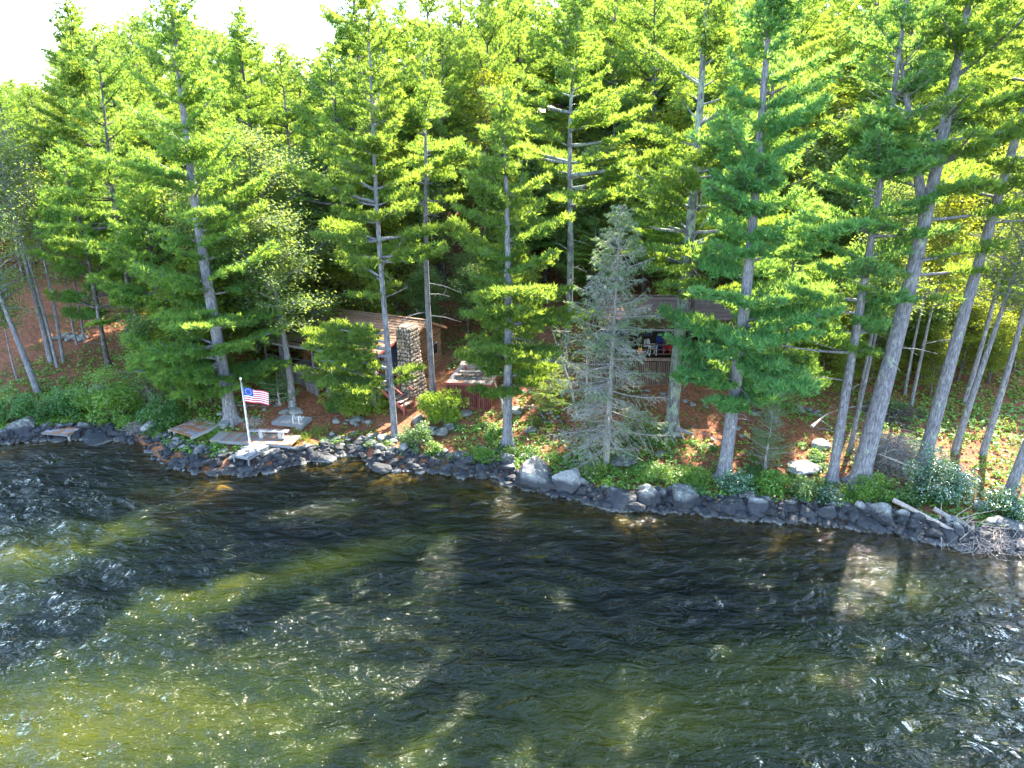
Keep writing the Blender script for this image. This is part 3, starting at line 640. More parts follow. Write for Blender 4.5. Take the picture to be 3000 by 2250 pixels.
# sunken rocks
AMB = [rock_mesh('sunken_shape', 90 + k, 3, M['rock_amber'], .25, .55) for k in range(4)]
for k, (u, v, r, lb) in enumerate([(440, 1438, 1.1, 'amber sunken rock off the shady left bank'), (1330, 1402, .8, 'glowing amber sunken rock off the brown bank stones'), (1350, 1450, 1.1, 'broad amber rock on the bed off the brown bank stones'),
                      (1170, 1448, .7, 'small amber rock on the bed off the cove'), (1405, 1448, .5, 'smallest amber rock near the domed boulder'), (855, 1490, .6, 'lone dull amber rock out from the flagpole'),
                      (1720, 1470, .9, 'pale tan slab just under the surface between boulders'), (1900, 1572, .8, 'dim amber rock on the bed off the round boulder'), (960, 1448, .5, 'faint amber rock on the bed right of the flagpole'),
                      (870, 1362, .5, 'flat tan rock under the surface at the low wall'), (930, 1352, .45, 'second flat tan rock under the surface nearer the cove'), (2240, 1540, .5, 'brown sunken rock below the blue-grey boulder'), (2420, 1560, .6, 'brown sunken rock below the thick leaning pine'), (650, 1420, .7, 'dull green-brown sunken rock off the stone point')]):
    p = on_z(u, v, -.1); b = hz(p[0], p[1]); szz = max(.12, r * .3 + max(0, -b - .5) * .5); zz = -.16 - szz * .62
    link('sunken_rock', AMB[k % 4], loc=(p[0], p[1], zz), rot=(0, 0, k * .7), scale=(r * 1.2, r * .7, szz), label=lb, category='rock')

# ------------------------------------------------------------------ box parts
def cube_mesh(mat, _c={}):
    if mat not in _c:
        b = .5; V = [(-b, -b, -b), (b, -b, -b), (b, b, -b), (-b, b, -b), (-b, -b, b), (b, -b, b), (b, b, b), (-b, b, b)]
        _c[mat] = mesh('board_' + mat, V, None, [(0, 3, 2, 1), (4, 5, 6, 7), (0, 1, 5, 4), (1, 2, 6, 5), (2, 3, 7, 6), (3, 0, 4, 7)], M[mat])
    return _c[mat]
def bx(name, parent, c, s, mat, rot=(0, 0, 0), **kw): return link(name, cube_mesh(mat), parent, c, rot, s, **kw)
def bar(name, parent, p0, p1, w_, h_, mat):
    p0 = Vector(p0); p1 = Vector(p1); d = p1 - p0; q = d.to_track_quat('X', 'Z')
    o = link(name, cube_mesh(mat), parent, (p0 + p1) / 2, q.to_euler(), (d.length, w_, h_)); return o
def rod(name, parent, pts, r, mat, sides=8, **kw):
    a = Acc(); tube(a, pts, r, sides); return link(name, a.mesh(name, M[mat], True), parent, **kw)
def thing(name, loc, rz, label, cat, group=None): return link(name, None, loc=loc, rot=(0, 0, rz), label=label, category=cat, group=group)
rb_ = random.Random(8)
def frame_of(quad):   # quad: near-left, near-right, far-right, far-left world points -> origin, angle, width, depth
    a, b, c, d = [np.array(q) for q in quad]; o = (a + b) / 2; e = b - a; ang = math.atan2(e[1], e[0]); f = (c + d) / 2 - o
    return o, ang, float(np.linalg.norm(e[:2])), float(abs(-math.sin(ang) * f[0] + math.cos(ang) * f[1]))
def planks(parent, w_, d_, z, mat, along='x', pw=.14, th=.04, gap=.012, name='plank', jz=.004, y0=0.0, x0=0.0):
    if along == 'x':
        n = max(1, int(d_ / pw))
        for i in range(n): bx(name, parent, (x0 + rb_.uniform(-.015, .015), y0 + (i + .5) * d_ / n, z + rb_.uniform(-jz, jz)), (w_, d_ / n - gap, th), mat)
    else:
        n = max(1, int(w_ / pw))
        for i in range(n): bx(name, parent, (x0 - w_ / 2 + (i + .5) * w_ / n, y0 + d_ / 2 + rb_.uniform(-.015, .015), z + rb_.uniform(-jz, jz)), (w_ / n - gap, d_, th), mat)

# main dock
o, a, W_, D_ = frame_of([on_z(613, 1290, .85), on_z(854, 1305, .85), on_z(895, 1275, .85), on_z(667, 1267, .85)])
t = thing('lake_deck', (o[0], o[1], .0), a, 'low wide weathered deck with needle patches behind the flagpole', 'deck')
planks(t, W_, D_ * 1.0, .85, 'dock_wood', 'y', .16)
for yy in (.06, D_ - .06): bx('beam', t, (0, yy, .74), (W_ - .1, .08, .16), 'grey_wood')
for xx in (-W_ / 2 + .3, 0, W_ / 2 - .3): bx('support_block', t, (xx, .25, .45), (.3, .3, .42), 'concrete')
t = thing('bench', tuple(on_z(790, 1281, .87)), a * .4 - .02, 'long grey plank bench on the low lake deck', 'bench')
for k in range(3): bx('seat_plank', t, (0, -.13 + k * .135, .42), (2.35, .125, .05), 'dock_blue')
for xx in (-.45, .7): bx('leg', t, (xx, 0, .195), (.22, .34, .38), 'concrete')
# ramp section in front
o, a, W_, D_ = frame_of([on_z(680, 1333, .85), on_z(737, 1340, .85), on_z(794, 1302, .88), on_z(737, 1300, .88)])
e_ = np.array(on_z(765, 1301, .88)) - np.array(o); L_ = float(np.linalg.norm(e_[:2])); a2 = math.atan2(e_[1], e_[0]) - math.pi / 2
t = thing('dock_section', (o[0], o[1], 0), a2, 'narrow pale blue-grey dock section reaching over the rocks beside the flagpole', 'dock')
planks(t, W_ * .93, L_, .88, 'dock_blue', 'x', .14)
for xx in (-W_ * .42, W_ * .42): bx('side_rail', t, (xx, L_ / 2, .78), (.06, L_ - .04, .15), 'dock_blue')
bx('end_rail', t, (0, -.03, .79), (W_ * .93, .05, .16), 'dock_blue')
for xx in (-W_ * .4, W_ * .42): bx('leg', t, (xx, -.09, .45), (.08, .08, .9), 'dock_blue')
# ladder platform
o, a, W_, D_ = frame_of([on_z(796, 1234, 1.15), on_z(884, 1243, 1.15), on_z(911, 1222, 1.15), on_z(830, 1213, 1.15)])
zg = hz(o[0], o[1] + .5)
t = thing('dock_section', (o[0], o[1], 0), a, 'short detached dock section with a white ladder resting on blocks', 'dock')
planks(t, W_, D_, 1.12, 'grey_wood', 'y', .15)
bx('front_rail', t, (0, -.03, 1.02), (W_, .05, .2), 'dock_blue'); bx('side_rail', t, (W_ / 2 + .03, D_ / 2, 1.02), (.05, D_, .2), 'dock_blue')
bx('back_rail', t, (0, D_ + .03, 1.02), (W_, .05, .2), 'grey_wood')
for xx, yy in ((-W_ / 2 + .25, .2), (W_ / 2 - .3, .2), (W_ / 2 - .3, D_ - .3), (-W_ / 2 + .3, D_ - .3)): bx('support_block', t, (xx, yy, .72), (.34, .3, .42), 'concrete')
ld = thing('ladder', (t.location.x, t.location.y, 1.14), a, 'white tubular swim ladder lying on the small dock section', 'ladder')
for xx in (.35, .75):
    rod('ladder_rail', ld, [(xx - .25, 1.1, .03), (xx, .45, .03), (xx, .40, .30), (xx, .33, .42), (xx, .22, .42), (xx, .16, .30), (xx, .14, .0)], .022, 'white_metal')
for yy in (.6, .85): rod('rung', ld, [(.2, yy, .04), (.7, yy, .04)], .018, 'white_metal')
# left decks
o, a, W_, D_ = frame_of([on_z(115, 1272, .45), on_z(206, 1270, .45), on_z(240, 1228, .75), on_z(170, 1216, .75)])
t = thing('lake_deck', (o[0], o[1], 0), a - .25, 'weathered deck strewn with red needles at the far left shore', 'deck')
planks(t, W_ * .98, D_, .46, 'dock_red', 'x', .15); bx('front_rail', t, (0, -.03, .42), (W_, .04, .10), 'dock_blue')
for xx in (-W_ / 2 + .1, W_ / 2 - .1): bx('beam', t, (xx, D_ / 2, .37), (.08, D_, .12), 'grey_wood')
for xx in (-W_ / 2 + .2, W_ / 2 - .2): bx('post', t, (xx, .25, .1), (.12, .12, .55), 'grey_wood')
p0, p1, p2 = on_z(491, 1264, .9), on_z(564, 1280, .9), on_z(650, 1236, 1.25)
o = (np.array(p0) + p1) / 2; a = math.atan2(p1[1] - p0[1], p1[0] - p0[0]); W_ = float(np.linalg.norm((p1 - p0)[:2])); D_ = 3.0
t = thing('lake_deck', (o[0], o[1], 0), a - .1, 'grey board deck with a red needle drift left of the block-topped stone', 'deck')
planks(t, W_, D_, .95, 'dock_red', 'x', .15); bx('side_beam', t, (W_ / 2 + .04, D_ / 2, .88), (.07, D_ + .1, .18), 'grey_wood'); bx('side_beam', t, (-W_ / 2 - .04, D_ / 2, .88), (.07, D_, .18), 'grey_wood')
for xx in (-W_ / 2 + .2, W_ / 2 - .2): bx('post', t, (xx, .2, .4), (.12, .12, 1.0), 'grey_wood')
for k in range(6):
    q0 = on_z(470 + k * 12, 1305 + k * 2, .15); q1 = on_z(500 + k * 13, 1278 + k * 3, .75)
    o_ = rod('driftwood_pole', None, [q0, q1], .05, 'drift', 6); o_['label'] = 'weathered pole sloping from the grey board deck down to the stones'; o_['category'] = 'pole'; o_['group'] = 'poles leaning under the left deck'

# flagpole and flag
pb = on_z(738, 1350, .35); ztop = z_at(1113, pb[1])
t = thing('flagpole', tuple(pb), 0, 'slim white flagpole rising from the stones beside the pale dock section', 'flagpole')
rod('pole', t, [(0, 0, -.3), (0, 0, 1.5), (0, 0, 3.5), (0, 0, ztop - .35)], [.04, .037, .032, .024], 'white_metal', 12)
a_ = Acc()
for k in range(6):
    pass
rod('halyard', t, [(.09, -.02, .9), (.085, -.02, 3), (.06, 0, ztop - .45)], .006, 'white'); rod('cleat', t, [(.05, 0, 1.0), (.11, 0, 1.1)], .012, 'metal')
rod('finial', t, [(0, 0, ztop - .35), (0, 0, ztop - .30), (0, 0, ztop - .25), (0, 0, ztop - .20)], [.03, .055, .05, .01], 'white_metal', 10)
fl = thing('flag', (pb[0] + .07, pb[1], ztop), -.12, 'small red, white and blue flag with a ring of stars on the white flagpole', 'flag')
FW, FH, nx_, nz_ = 1.45, .86, 30, 13
def fpos(s, r):   # s 0..1 along, r 0..1 down
    return np.array([FW * s * .97, .10 * s * math.sin(s * 9 + r * 1.6) , -.42 - FH * r * (1 - .12 * s) - .14 * s - .10 * s * s + .03 * math.sin(s * 12 + r * 2) * s])
Vf = [fpos(i / nx_, j / nz_) for j in range(nz_ + 1) for i in range(nx_ + 1)]
Qf, mi = [], []
for j in range(nz_):
    for i in range(nx_):
        if i < 12 and j < 7: continue
        Qf.append((j * 31 + i, (j + 1) * 31 + i, (j + 1) * 31 + i + 1, j * 31 + i + 1)); mi.append(j)
mi = np.array(mi); Qf = np.array(Qf)
def compact(V, Q):
    Q = np.array(Q); u_, inv = np.unique(Q, return_inverse=True); return np.array(V)[u_], None, inv.reshape(Q.shape)
for j in range(nz_):
    link('stripe', mesh('stripe', *compact(Vf, Qf[mi == j]), M['flag_red' if j % 2 == 0 else 'flag_white'], None, True), fl)
link('canton', mesh('canton', *compact(Vf, [(j * 31 + i, (j + 1) * 31 + i, (j + 1) * 31 + i + 1, j * 31 + i + 1) for j in range(7) for i in range(12)]), M['flag_blue'], None, True), fl)
can = [o for o in COL.objects if o.parent == fl and o.name.startswith('canton')][0]
for k in range(13):
    an = k * 2 * math.pi / 13; cs_, cr_ = .2 + .12 * math.cos(an), .27 + .19 * math.sin(an)
    V5 = []
    for side in (-.006, .006):
        for q in range(10):
            rr2 = .027 if q % 2 == 0 else .012; th = q * math.pi / 5 + math.pi / 2 + an
            p = fpos(cs_, cr_); V5.append(p + np.array([rr2 * math.cos(th), side, rr2 * math.sin(th)]))
        V5.append(fpos(cs_, cr_) + np.array([0, side, 0]))
    T5 = [(10, q, (q + 1) % 10) for q in range(10)] + [(21, 11 + (q + 1) % 10, 11 + q) for q in range(10)]
    link('star', mesh('star', V5, T5, None, M['flag_white']), can)

# ------------------------------------------------------------------ stone chimney helper
def cobbles(parent, origin_fn, wdt, hgt_, n_u, n_v, seed):
    """stones standing proud of a wall face; origin_fn(s, h) -> point, normal"""
    rs = random.Random(seed)
    for j in range(n_v):
        for i in range(n_u):
            s = (i + .5 + (.5 if j % 2 else 0) * .6 + rs.uniform(-.18, .18)) / (n_u + .3); h = (j + .5 + rs.uniform(-.15, .15)) / n_v
            if s > .97: s = .97
            p, nrm, ws = origin_fn(s, h); q = ws / n_u
            ang = math.atan2(nrm[1], nrm[0])
            link('stone', CST[rs.randrange(5)], parent, p, (rs.uniform(-.3, .3), 0, ang + math.pi / 2), (q * rs.uniform(.48, .64), .10, hgt_ / n_v * rs.uniform(.52, .66)))
CST = [rock_mesh('cobble_shape', 120 + k, 1, M['cobble'], .25, .95, 4) for k in range(5)]

# ------------------------------------------------------------------ left log cabin
LB = 1.55
t = thing('log_cabin', (-8.5, 41.6, LB), R_(-25), 'brown log cabin with cobblestone chimney and needle covered roof', 'cabin'); LC = t
dz = 2.8 - LB
X0, X1 = -7.6, 0.9            # cabin length
# walls (logs), front at y=2, right gable at x=X1-.3
XW = .75
bx('floor', t, ((X0 + XW) / 2, 4.3, dz - .1), (XW - X0, 4.4, .16), 'dark_wood')
nlog = 12
for k in range(nlog): 
    z = dz + .09 + k * .18
    rod('log', t, [(X0, 2.12, z), (XW, 2.12, z)], .095, 'log', 7); rod('log', t, [(X0, 6.5, z), (XW, 6.5, z)], .095, 'log', 7)
    for xx in (XW, X0): rod('log', t, [(xx, 2.02, z + .02), (xx, 6.6, z + .02)], .095, 'log', 7)
for k in range(-5, 0):
    rod('log', t, [(XW, 2.12, dz + .09 + k * .18), (XW, 6.6, dz + .09 + k * .18)], .09, 'log', 7)
for k in range(7):            # gable triangle logs
    z = dz + .09 + (nlog + k) * .17; hw = 2.35 * (1 - (k + .5) / 7.2)
    for xx in (XW, X0): rod('log', t, [(xx, 4.3 - hw, z), (xx, 4.3 + hw, z)], .09, 'log', 7)
# roof: steeper main part and low porch part, both of overlapping courses
def slope(parent, x0, x1, y0, z0, y1, z1, n, mat, name='shingle_course', skirt=.03, mod=None, lift=0):
    for i in range(n):
        a0, a1 = i / n, (i + 1.25) / n; p0 = (y0 + (y1 - y0) * a0, z0 + (z1 - z0) * a0); p1 = (y0 + (y1 - y0) * min(a1, 1.02), z0 + (z1 - z0) * min(a1, 1.02))
        ln = math.hypot(p1[0] - p0[0], p1[1] - p0[1]); an = math.atan2(p1[1] - p0[1], p1[0] - p0[0]) - (skirt / ln)
        bx(name, parent, ((x0 + x1) / 2 + rb_.uniform(-.01, .01), (p0[0] + p1[0]) / 2, (p0[1] + p1[1]) / 2 + skirt * .5 + lift), (x1 - x0, ln, .022), mat, (an, 0, 0))
zr = dz + 3.25; ze = dz + 2.28; zp = dz + 1.88
slope(t, X0 - .3, X1 + .3, 2.1, ze, 4.3, zr, 9, 'roof_l'); slope(t, X0 - .3, X1 + .3, 6.8, ze - .05, 4.3, zr, 9, 'roof_l')
slope(t, X0 - .3, .1, -.35, zp, 2.1, ze, 9, 'roof_l')
bx('ridge_cap', t, ((X0 + X1) / 2, 4.3, zr + .05), (X1 - X0 + .62, .16, .05), 'roof_l')
bar('bargeboard', t, (X1 + .33, 2.0, ze - .1), (X1 + .33, 4.3, zr - .07), .04, .12, 'log'); bar('bargeboard', t, (X1 + .33, 6.8, ze - .13), (X1 + .33, 4.3, zr - .07), .04, .12, 'log')
bar('bargeboard', t, (.14, -.35, zp - .06), (.14, 2.1, ze - .06), .04, .14, 'red_trim')
bx('fascia', t, ((X0 - .2) / 2, -.39, zp - .06), (.1 - X0 + .3, .04, .14), 'grey_wood')
# window and door on the porch wall, window in the gable
for xx, ww, hh, zz in ((-1.3, .9, 1.0, 1.25), (-5.6, 1.2, 1.0, 1.25), (-3.2, 1.2, 1.0, 1.25)):
    f = bx('window', t, (xx, 1.98, dz + zz), (ww, .08, hh), 'red_trim'); link('pane', cube_mesh('glass'), f, (0, -.6, 0), (0, 0, 0), (.84, .3, .84)); link('glazing_bar', cube_mesh('red_trim'), f, (0, -.85, 0), (0, 0, 0), (.05, .3, .84))
f = bx('door', t, (-.15, 1.98, dz + .95), (.8, .08, 1.9), 'navy'); link('handle', cube_mesh('metal'), f, (.38, -.8, -.05), (0, 0, 0), (.06, 1.0, .05))
f = bx('window', t, (XW + .10, 5.7, dz + .9), (.08, .6, .8), 'grey_wood'); link('pane', cube_mesh('glass'), f, (.6, 0, 0), (0, 0, 0), (.3, .84, .84))
# porch deck, posts, rails
planks(t, -X0, 2.0, dz, 'grey_wood', 'x', .15, name='deck_board', x0=X0 / 2, y0=.0)
bx('rim_beam', t, (X0 / 2, -.04, dz - .08), (-X0, .06, .18), 'grey_wood')
n = int(-X0 / .13)
for i in range(n):
    xx = X0 + (i + .5) * .13
    if -4.55 < xx < -3.9: continue
    bx('skirt_slat', t, (xx, -.09, (dz - .14) / 2 + .0 - .1), (.085, .03, dz + .05), 'skirt_grey', (0, rb_.uniform(-.02, .02), 0))
for i in range(14): bx('skirt_slat', t, (.02, .1 + i * .14, (dz - .14) / 2 - .1), (.03, .09, dz + .05), 'skirt_grey')
for xx in (-7.5, -5.0, -2.4, -.06):
    bx('porch_post', t, (xx, .06, dz + .93), (.11, .11, 1.84), 'skirt_grey')
bx('porch_post', t, (-.06, 1.2, dz + 1.0), (.11, .11, 2.0), 'grey_wood')
bx('header_beam', t, (X0 / 2, .06, zp + .06), (-X0, .12, .14), 'dark_wood')
for z in (.45, .82):
    for xa, xb in ((-7.45, -5.06), (-4.94, -2.46), (-2.34, -.12)): bx('rail', t, ((xa + xb) / 2, .06, dz + z), (xb - xa, .05, .07), 'dock_blue')
# side steps with handrails
for k in range(6):
    bx('tread', t, (.35 + k * .30, .55, dz - .10 - k * .21), (.32, 1.0, .05), 'dock_wood')
for yy in (.0, 1.1):
    bar('stringer', t, (.1, yy, dz - .14), (2.0, yy, dz - 1.42), .05, .2, 'red_trim'); bar('handrail', t, (.0, yy, dz + .85), (1.95, yy, dz - .40), .06, .07, 'red_trim')
    for xx in (.9, 1.95): bx('baluster', t, (xx, yy, dz - .05 - (xx) * .64), (.07, .07, .95), 'red_trim')
bx('baluster', t, (.0, .0, dz + .42), (.08, .08, .9), 'white')
# pergola frame at the left end of the porch
bx('pergola_beam', t, (X0 - .6, .0, zp + .02), (1.6, .1, .12), 'dock_blue'); bx('pergola_beam', t, (X0 - .6, 1.9, zp + .2), (1.6, .1, .12), 'dock_blue')
for yy in (0, 1.9): bx('porch_post', t, (X0 - 1.35, yy, dz + .75), (.1, .1, 2.2), 'skirt_grey')
for z in (.45, .82): bx('rail', t, (X0 - .65, .0, dz + z), (1.3, .05, .07), 'dock_blue')
# chimney
ch = link('chimney', None, t, (0, 0, 0)); CZ = 4.95
def chq(h): # local footprint by height: x0,x1,y0,y1
    k = 1 - h; e = max(0, k - .35) / .65 * .32 + .1 * k
    return (XW + .06 - .25, XW + .06 + .72 + e * .8, 1.62 - e * .8, 2.72 + e * .8)
Vc, Qc = [], []
hs_ = np.linspace(0, 1, 8)
for h in hs_:
    a0, a1, b0, b1 = chq(h); Vc += [(a0, b0, h * CZ - .3), (a1, b0, h * CZ - .3), (a1, b1, h * CZ - .3), (a0, b1, h * CZ - .3)]
for i in range(7):
    for j in range(4): Qc.append((i * 4 + j, i * 4 + (j + 1) % 4, i * 4 + 4 + (j + 1) % 4, i * 4 + 4 + j))
Qc.append((28, 29, 30, 31)); CHX = link('core', mesh('core', Vc, None, Qc, M['mortar']), ch)
def f_front(s, h): a0, a1, b0, b1 = chq(h); return (a0 + (a1 - a0) * s, b0 - .01, h * CZ - .3), (0, -1), (a1 - a0)
def f_side(s, h): a0, a1, b0, b1 = chq(h); return (a1 + .01, b0 + (b1 - b0) * s, h * CZ - .3), (1, 0), (b1 - b0)
cobbles(ch, f_front, .9, CZ, 5, 21, 1); cobbles(ch, f_side, 1.4, CZ, 7, 21, 2)
# the cap of the chimney
bx('cap', ch, (XW + .2, 2.17, CZ - .28), (.72, 1.0, .05), 'mortar')
cabM = LC
def lw(x, y, z):   # local -> world of the left cabin
    c_, s_ = math.cos(R_(-25)), math.sin(R_(-25)); return (-8.5 + x * c_ - y * s_, 41.6 + x * s_ + y * c_, LB + z)
def chair(loc, rz, label, mat, group=None, legm=None, back=.95, slat=3):
    c = thing('chair', loc, rz, label, 'chair', group); lm = legm or mat
    bx('seat', c, (0, 0, .43), (.46, .44, .04), mat, (R_(4), 0, 0))
    for xx in (-.2, .2):
        bar('leg', c, (xx, -.2, .0), (xx, -.18, .42), .04, .04, lm); bar('leg', c, (xx, .24, 0), (xx, .18, .42), .04, .04, lm)
        bar('back_post', c, (xx, .2, .42), (xx, .30, back), .04, .04, lm); bx('armrest', c, (xx * 1.15, 0, .64), (.05, .46, .03), lm)
        bar('arm_post', c, (xx * 1.15, -.2, .42), (xx * 1.15, -.2, .63), .03, .03, lm)
    for k in range(slat): bx('back_slat', c, (0, .25 + k * .012, .60 + k * .13), (.40, .02, .09), mat)
    return c
cc_ = math.cos
chair(lw(-1.2, 1.2, dz + .02), R_(-25), 'wooden slatted armchair on the porch near the steps', 'chair_wood')
chair(lw(-2.0, 1.35, dz + .02), R_(-15), 'second wooden armchair on the porch, further from the steps', 'chair_wood')
chair(lw(-5.9, 1.2, dz + .02), R_(-20), 'dark high-backed chair at the far end of the log cabin porch', 'dark_wood', back=1.15, slat=4)
pb2 = thing('storage_cabinet', lw(-2.9, 1.55, dz + .02), R_(-25), 'dark blue upright cabinet against the porch wall', 'cabinet')
bx('body', pb2, (0, 0, .6), (.9, .5, 1.2), 'navy'); bx('door', pb2, (-.22, -.26, .6), (.41, .03, 1.1), 'navy'); bx('door', pb2, (.22, -.26, .6), (.41, .03, 1.1), 'navy'); bx('top', pb2, (0, 0, 1.22), (.96, .56, .04), 'grey_wood')
# leaning gate in the skirt gap
gt = thing('slatted_gate', lw(-4.9, -.35, -.35), R_(-25), 'loose grey slatted gate leaning against the porch skirt', 'gate')
for k in range(8): bx('slat', gt, (-.45 + k * .13, 0, .55), (.09, .03, 1.1), 'skirt_grey')
bar('brace', gt, (-.45, -.03, .1), (.45, -.03, 1.0), .03, .08, 'skirt_grey'); bx('rail', gt, (0, -.035, .15), (1.0, .03, .08), 'skirt_grey'); bx('rail', gt, (0, -.035, .95), (1.0, .03, .08), 'skirt_grey')

# ------------------------------------------------------------------ red platform between the cabins
pr0 = on_z(1437, 1130, 2.95); pl0 = on_z(1306, 1122, 2.95); o = (pl0 + pr0) / 2; a = math.atan2(pr0[1] - pl0[1], pr0[0] - pl0[0]); W_ = float(np.linalg.norm((pr0 - pl0)[:2])); D_ = 3.6
RZ = 1.75
t = thing('red_platform', (o[0], o[1], RZ), a, 'red slat-sided raised deck between the two cabins', 'deck'); PD = t; h_ = 2.95 - RZ
planks(t, W_, D_, h_, 'dock_wood', 'y', .16, name='deck_board')
bx('trim_board', t, (0, -.05, h_ + .0), (W_ + .1, .06, .14), 'red_trim'); bx('trim_board', t, (W_ / 2 + .03, D_ / 2, h_ + .0), (.06, D_, .14), 'red_trim')
for i in range(int(W_ / .13)): bx('skirt_slat', t, (-W_ / 2 + .07 + i * .13, -.04, h_ / 2 - .28), (.095, .025, h_ + .35), 'red_wood', (0, rb_.uniform(-.025, .025), 0))
for i in range(int(D_ / .13)): bx('skirt_slat', t, (W_ / 2 + .02, .07 + i * .13, h_ / 2 - .28), (.025, .095, h_ + .35), 'red_wood')
for xx, yy in ((-W_ / 2 + .1, .1), (W_ / 2 - .1, .1), (-W_ / 2 + .1, D_ - .1), (W_ / 2 - .1, D_ - .1)): bx('post', t, (xx, yy, h_ / 2 - .3), (.12, .12, h_ + .45), 'red_wood')
# picnic table on it
pc = np.array([o[0] - math.sin(a) * 1.9, o[1] + math.cos(a) * 1.9]); pt = thing('picnic_table', (pc[0], pc[1], 2.98), a + .15, 'pale pink-grey picnic table standing on the red platform', 'table')
for k in range(5): bx('tabletop_plank', pt, (0, -.3 + k * .15, .74), (1.8, .14, .04), 'drift')
for s_ in (-1, 1):
    for k in range(2): bx('seat_plank', pt, (0, s_ * (.62 + k * .14), .44), (1.8, .13, .04), 'drift')
    for x_ in (-.6, .6): bar('leg', pt, (x_, s_ * .6, 0), (x_, s_ * .15, .72), .04, .09, 'red_trim')
for x_ in (-.6, .6): bar('brace', pt, (x_ + .03, -.78, .40), (x_ + .03, .78, .40), .04, .08, 'red_trim')

# ------------------------------------------------------------------ right cabin with screened porch
RB = 2.35; RX, RY = 9.6, 42.0
t = thing('brown_cabin', (RX, RY, RB), R_(-2), 'dark brown cabin with open porch, slatted skirt and mossy shingle roof', 'cabin')
dz2 = 4.40 - RB; XL, XR = -4.2, 4.4; PXL, PXR = -3.4, 2.35
bx('rim_beam', t, ((PXL + PXR) / 2, -.03, dz2 - .05), (PXR - PXL + .1, .06, .2), 'brown_wood')
planks(t, PXR - PXL, 2.6, dz2 + .05, 'dark_wood', 'x', .15, name='deck_board', x0=(PXL + PXR) / 2)
n = int((PXR - PXL) / .115)
for i in range(n):
    bx('skirt_slat', t, (PXL + (i + .5) * .115, -.07 - rb_.uniform(0, .01), (dz2 - .2) / 2 - .1), (.07, .03, dz2 + .0), 'brown_wood', (0, rb_.uniform(-.012, .012), 0))
for z in (.45, 1.35): bx('skirt_rail', t, ((PXL + PXR) / 2, -.03, z), (PXR - PXL, .04, .09), 'dark_wood')
bx('corner_post', t, (PXR + .06, 0, dz2 / 2 - .1), (.12, .12, dz2 + .2), 'dark_wood')
bx('under_floor', t, ((PXL + PXR) / 2, 1.6, dz2 / 2 - .1), (PXR - PXL - .1, 2.2, dz2 - .1), 'dark_wood')
for xx in (-3.35, -1.55, .5, 2.3): bx('porch_post', t, (xx, .03, dz2 + .95), (.09, .09, 1.86), 'dark_wood')
for z in (.30, .58, .90):
    for xa, xb in ((-3.3, -1.6), (-1.5, .45), (.55, 2.25)): bx('rail', t, ((xa + xb) / 2, .03, dz2 + z), (xb - xa, .04, .05), 'brown_wood')
# walls
bx('wall', t, (.1, 2.7, dz2 + .95), (XR - XL - .6, .1, 1.95), 'dark_wood'); bx('wall', t, (XR - .35, 3.7, dz2 + .5), (.1, 2.0, 3.0), 'dark_wood'); bx('wall', t, (XL + .35, 3.7, dz2 + .5), (.1, 2.0, 3.0), 'dark_wood')
bx('wall', t, (.1, 5.0, dz2 + .5), (XR - XL - .6, .1, 3.0), 'dark_wood'); bx('wall', t, (3.3, 2.6, dz2 - .2), (1.6, .1, 3.6), 'dark_wood')
for xx in (-2.6, -1.0, 1.4):
    f = bx('window', t, (xx, 2.6, dz2 + 1.15), (1.0, .06, .85), 'navy'); link('pane', cube_mesh('glass'), f, (0, -.6, 0), (0, 0, 0), (.86, .3, .84))
    link('glazing_bar', cube_mesh('navy'), f, (0, -.85, 0), (0, 0, 0), (.05, .3, .84))
f = bx('door', t, (.25, 2.6, dz2 + .95), (.8, .06, 1.85), 'dark_wood'); link('handle', cube_mesh('metal'), f, (.38, -.9, -.05), (0, 0, 0), (.06, 1.0, .05))
ye, zE = -.35, z_at(966, RY - .35) - RB; yb, zB = 1.45, z_at(936, RY + 1.45) - RB; yr, zR = 3.6, z_at(868, RY + 3.6) - RB
slope(t, XL, XR, ye, zE, yb, zB, 8, 'moss_roof'); slope(t, XL, XR, yb, zB, yr, zR, 15, 'roof_r'); slope(t, XL, XR, 2 * yr - yb + .8, zB, yr, zR, 15, 'roof_r')
bx('ridge_cap', t, ((XL + XR) / 2, yr, zR + .05), (XR - XL + .02, .2, .04), 'roof_r')
bx('fascia', t, ((XL + XR) / 2, ye - .03, zE - .05), (XR - XL, .04, .14), 'dark_wood'); bx('gutter', t, ((XL + XR) / 2, ye - .09, zE + .0), (XR - XL, .08, .05), 'metal')
bx('curtain_rail', t, (.0, -.02, zE - .20), (PXR - PXL + .1, .05, .05), 'white')
bx('header_beam', t, ((PXL + PXR) / 2, .03, zE - .10), (PXR - PXL + .1, .1, .12), 'dark_wood')
bx('sign', t, (-.45, -.0, zE - .42), (.27, .03, .13), 'sign'); 
def rw(x, y, z): c_, s_ = math.cos(R_(-2)), math.sin(R_(-2)); return (RX + x * c_ - y * s_, RY + x * s_ + y * c_, RB + z)
chair(rw(-.75, .55, dz2 + .08), 1.7, 'white metal porch chair behind the rail of the brown cabin', 'white_metal', slat=4)
chair(rw(.25, .9, dz2 + .08), -.4, 'red chair on the brown cabin porch left of the wide pine trunk', 'red')
chair(rw(1.0, .7, dz2 + .08), .3, 'yellow chair on the brown cabin porch right of the wide pine trunk', 'yellow')
chair(rw(-.15, 1.2, dz2 + .08), .1, 'blue chair deep in the brown cabin porch', 'blue')
lj = thing('life_vest', rw(-1.62, -.06, dz2 + .35), 0, 'orange and pale life vest hanging on the porch rail', 'life vest')
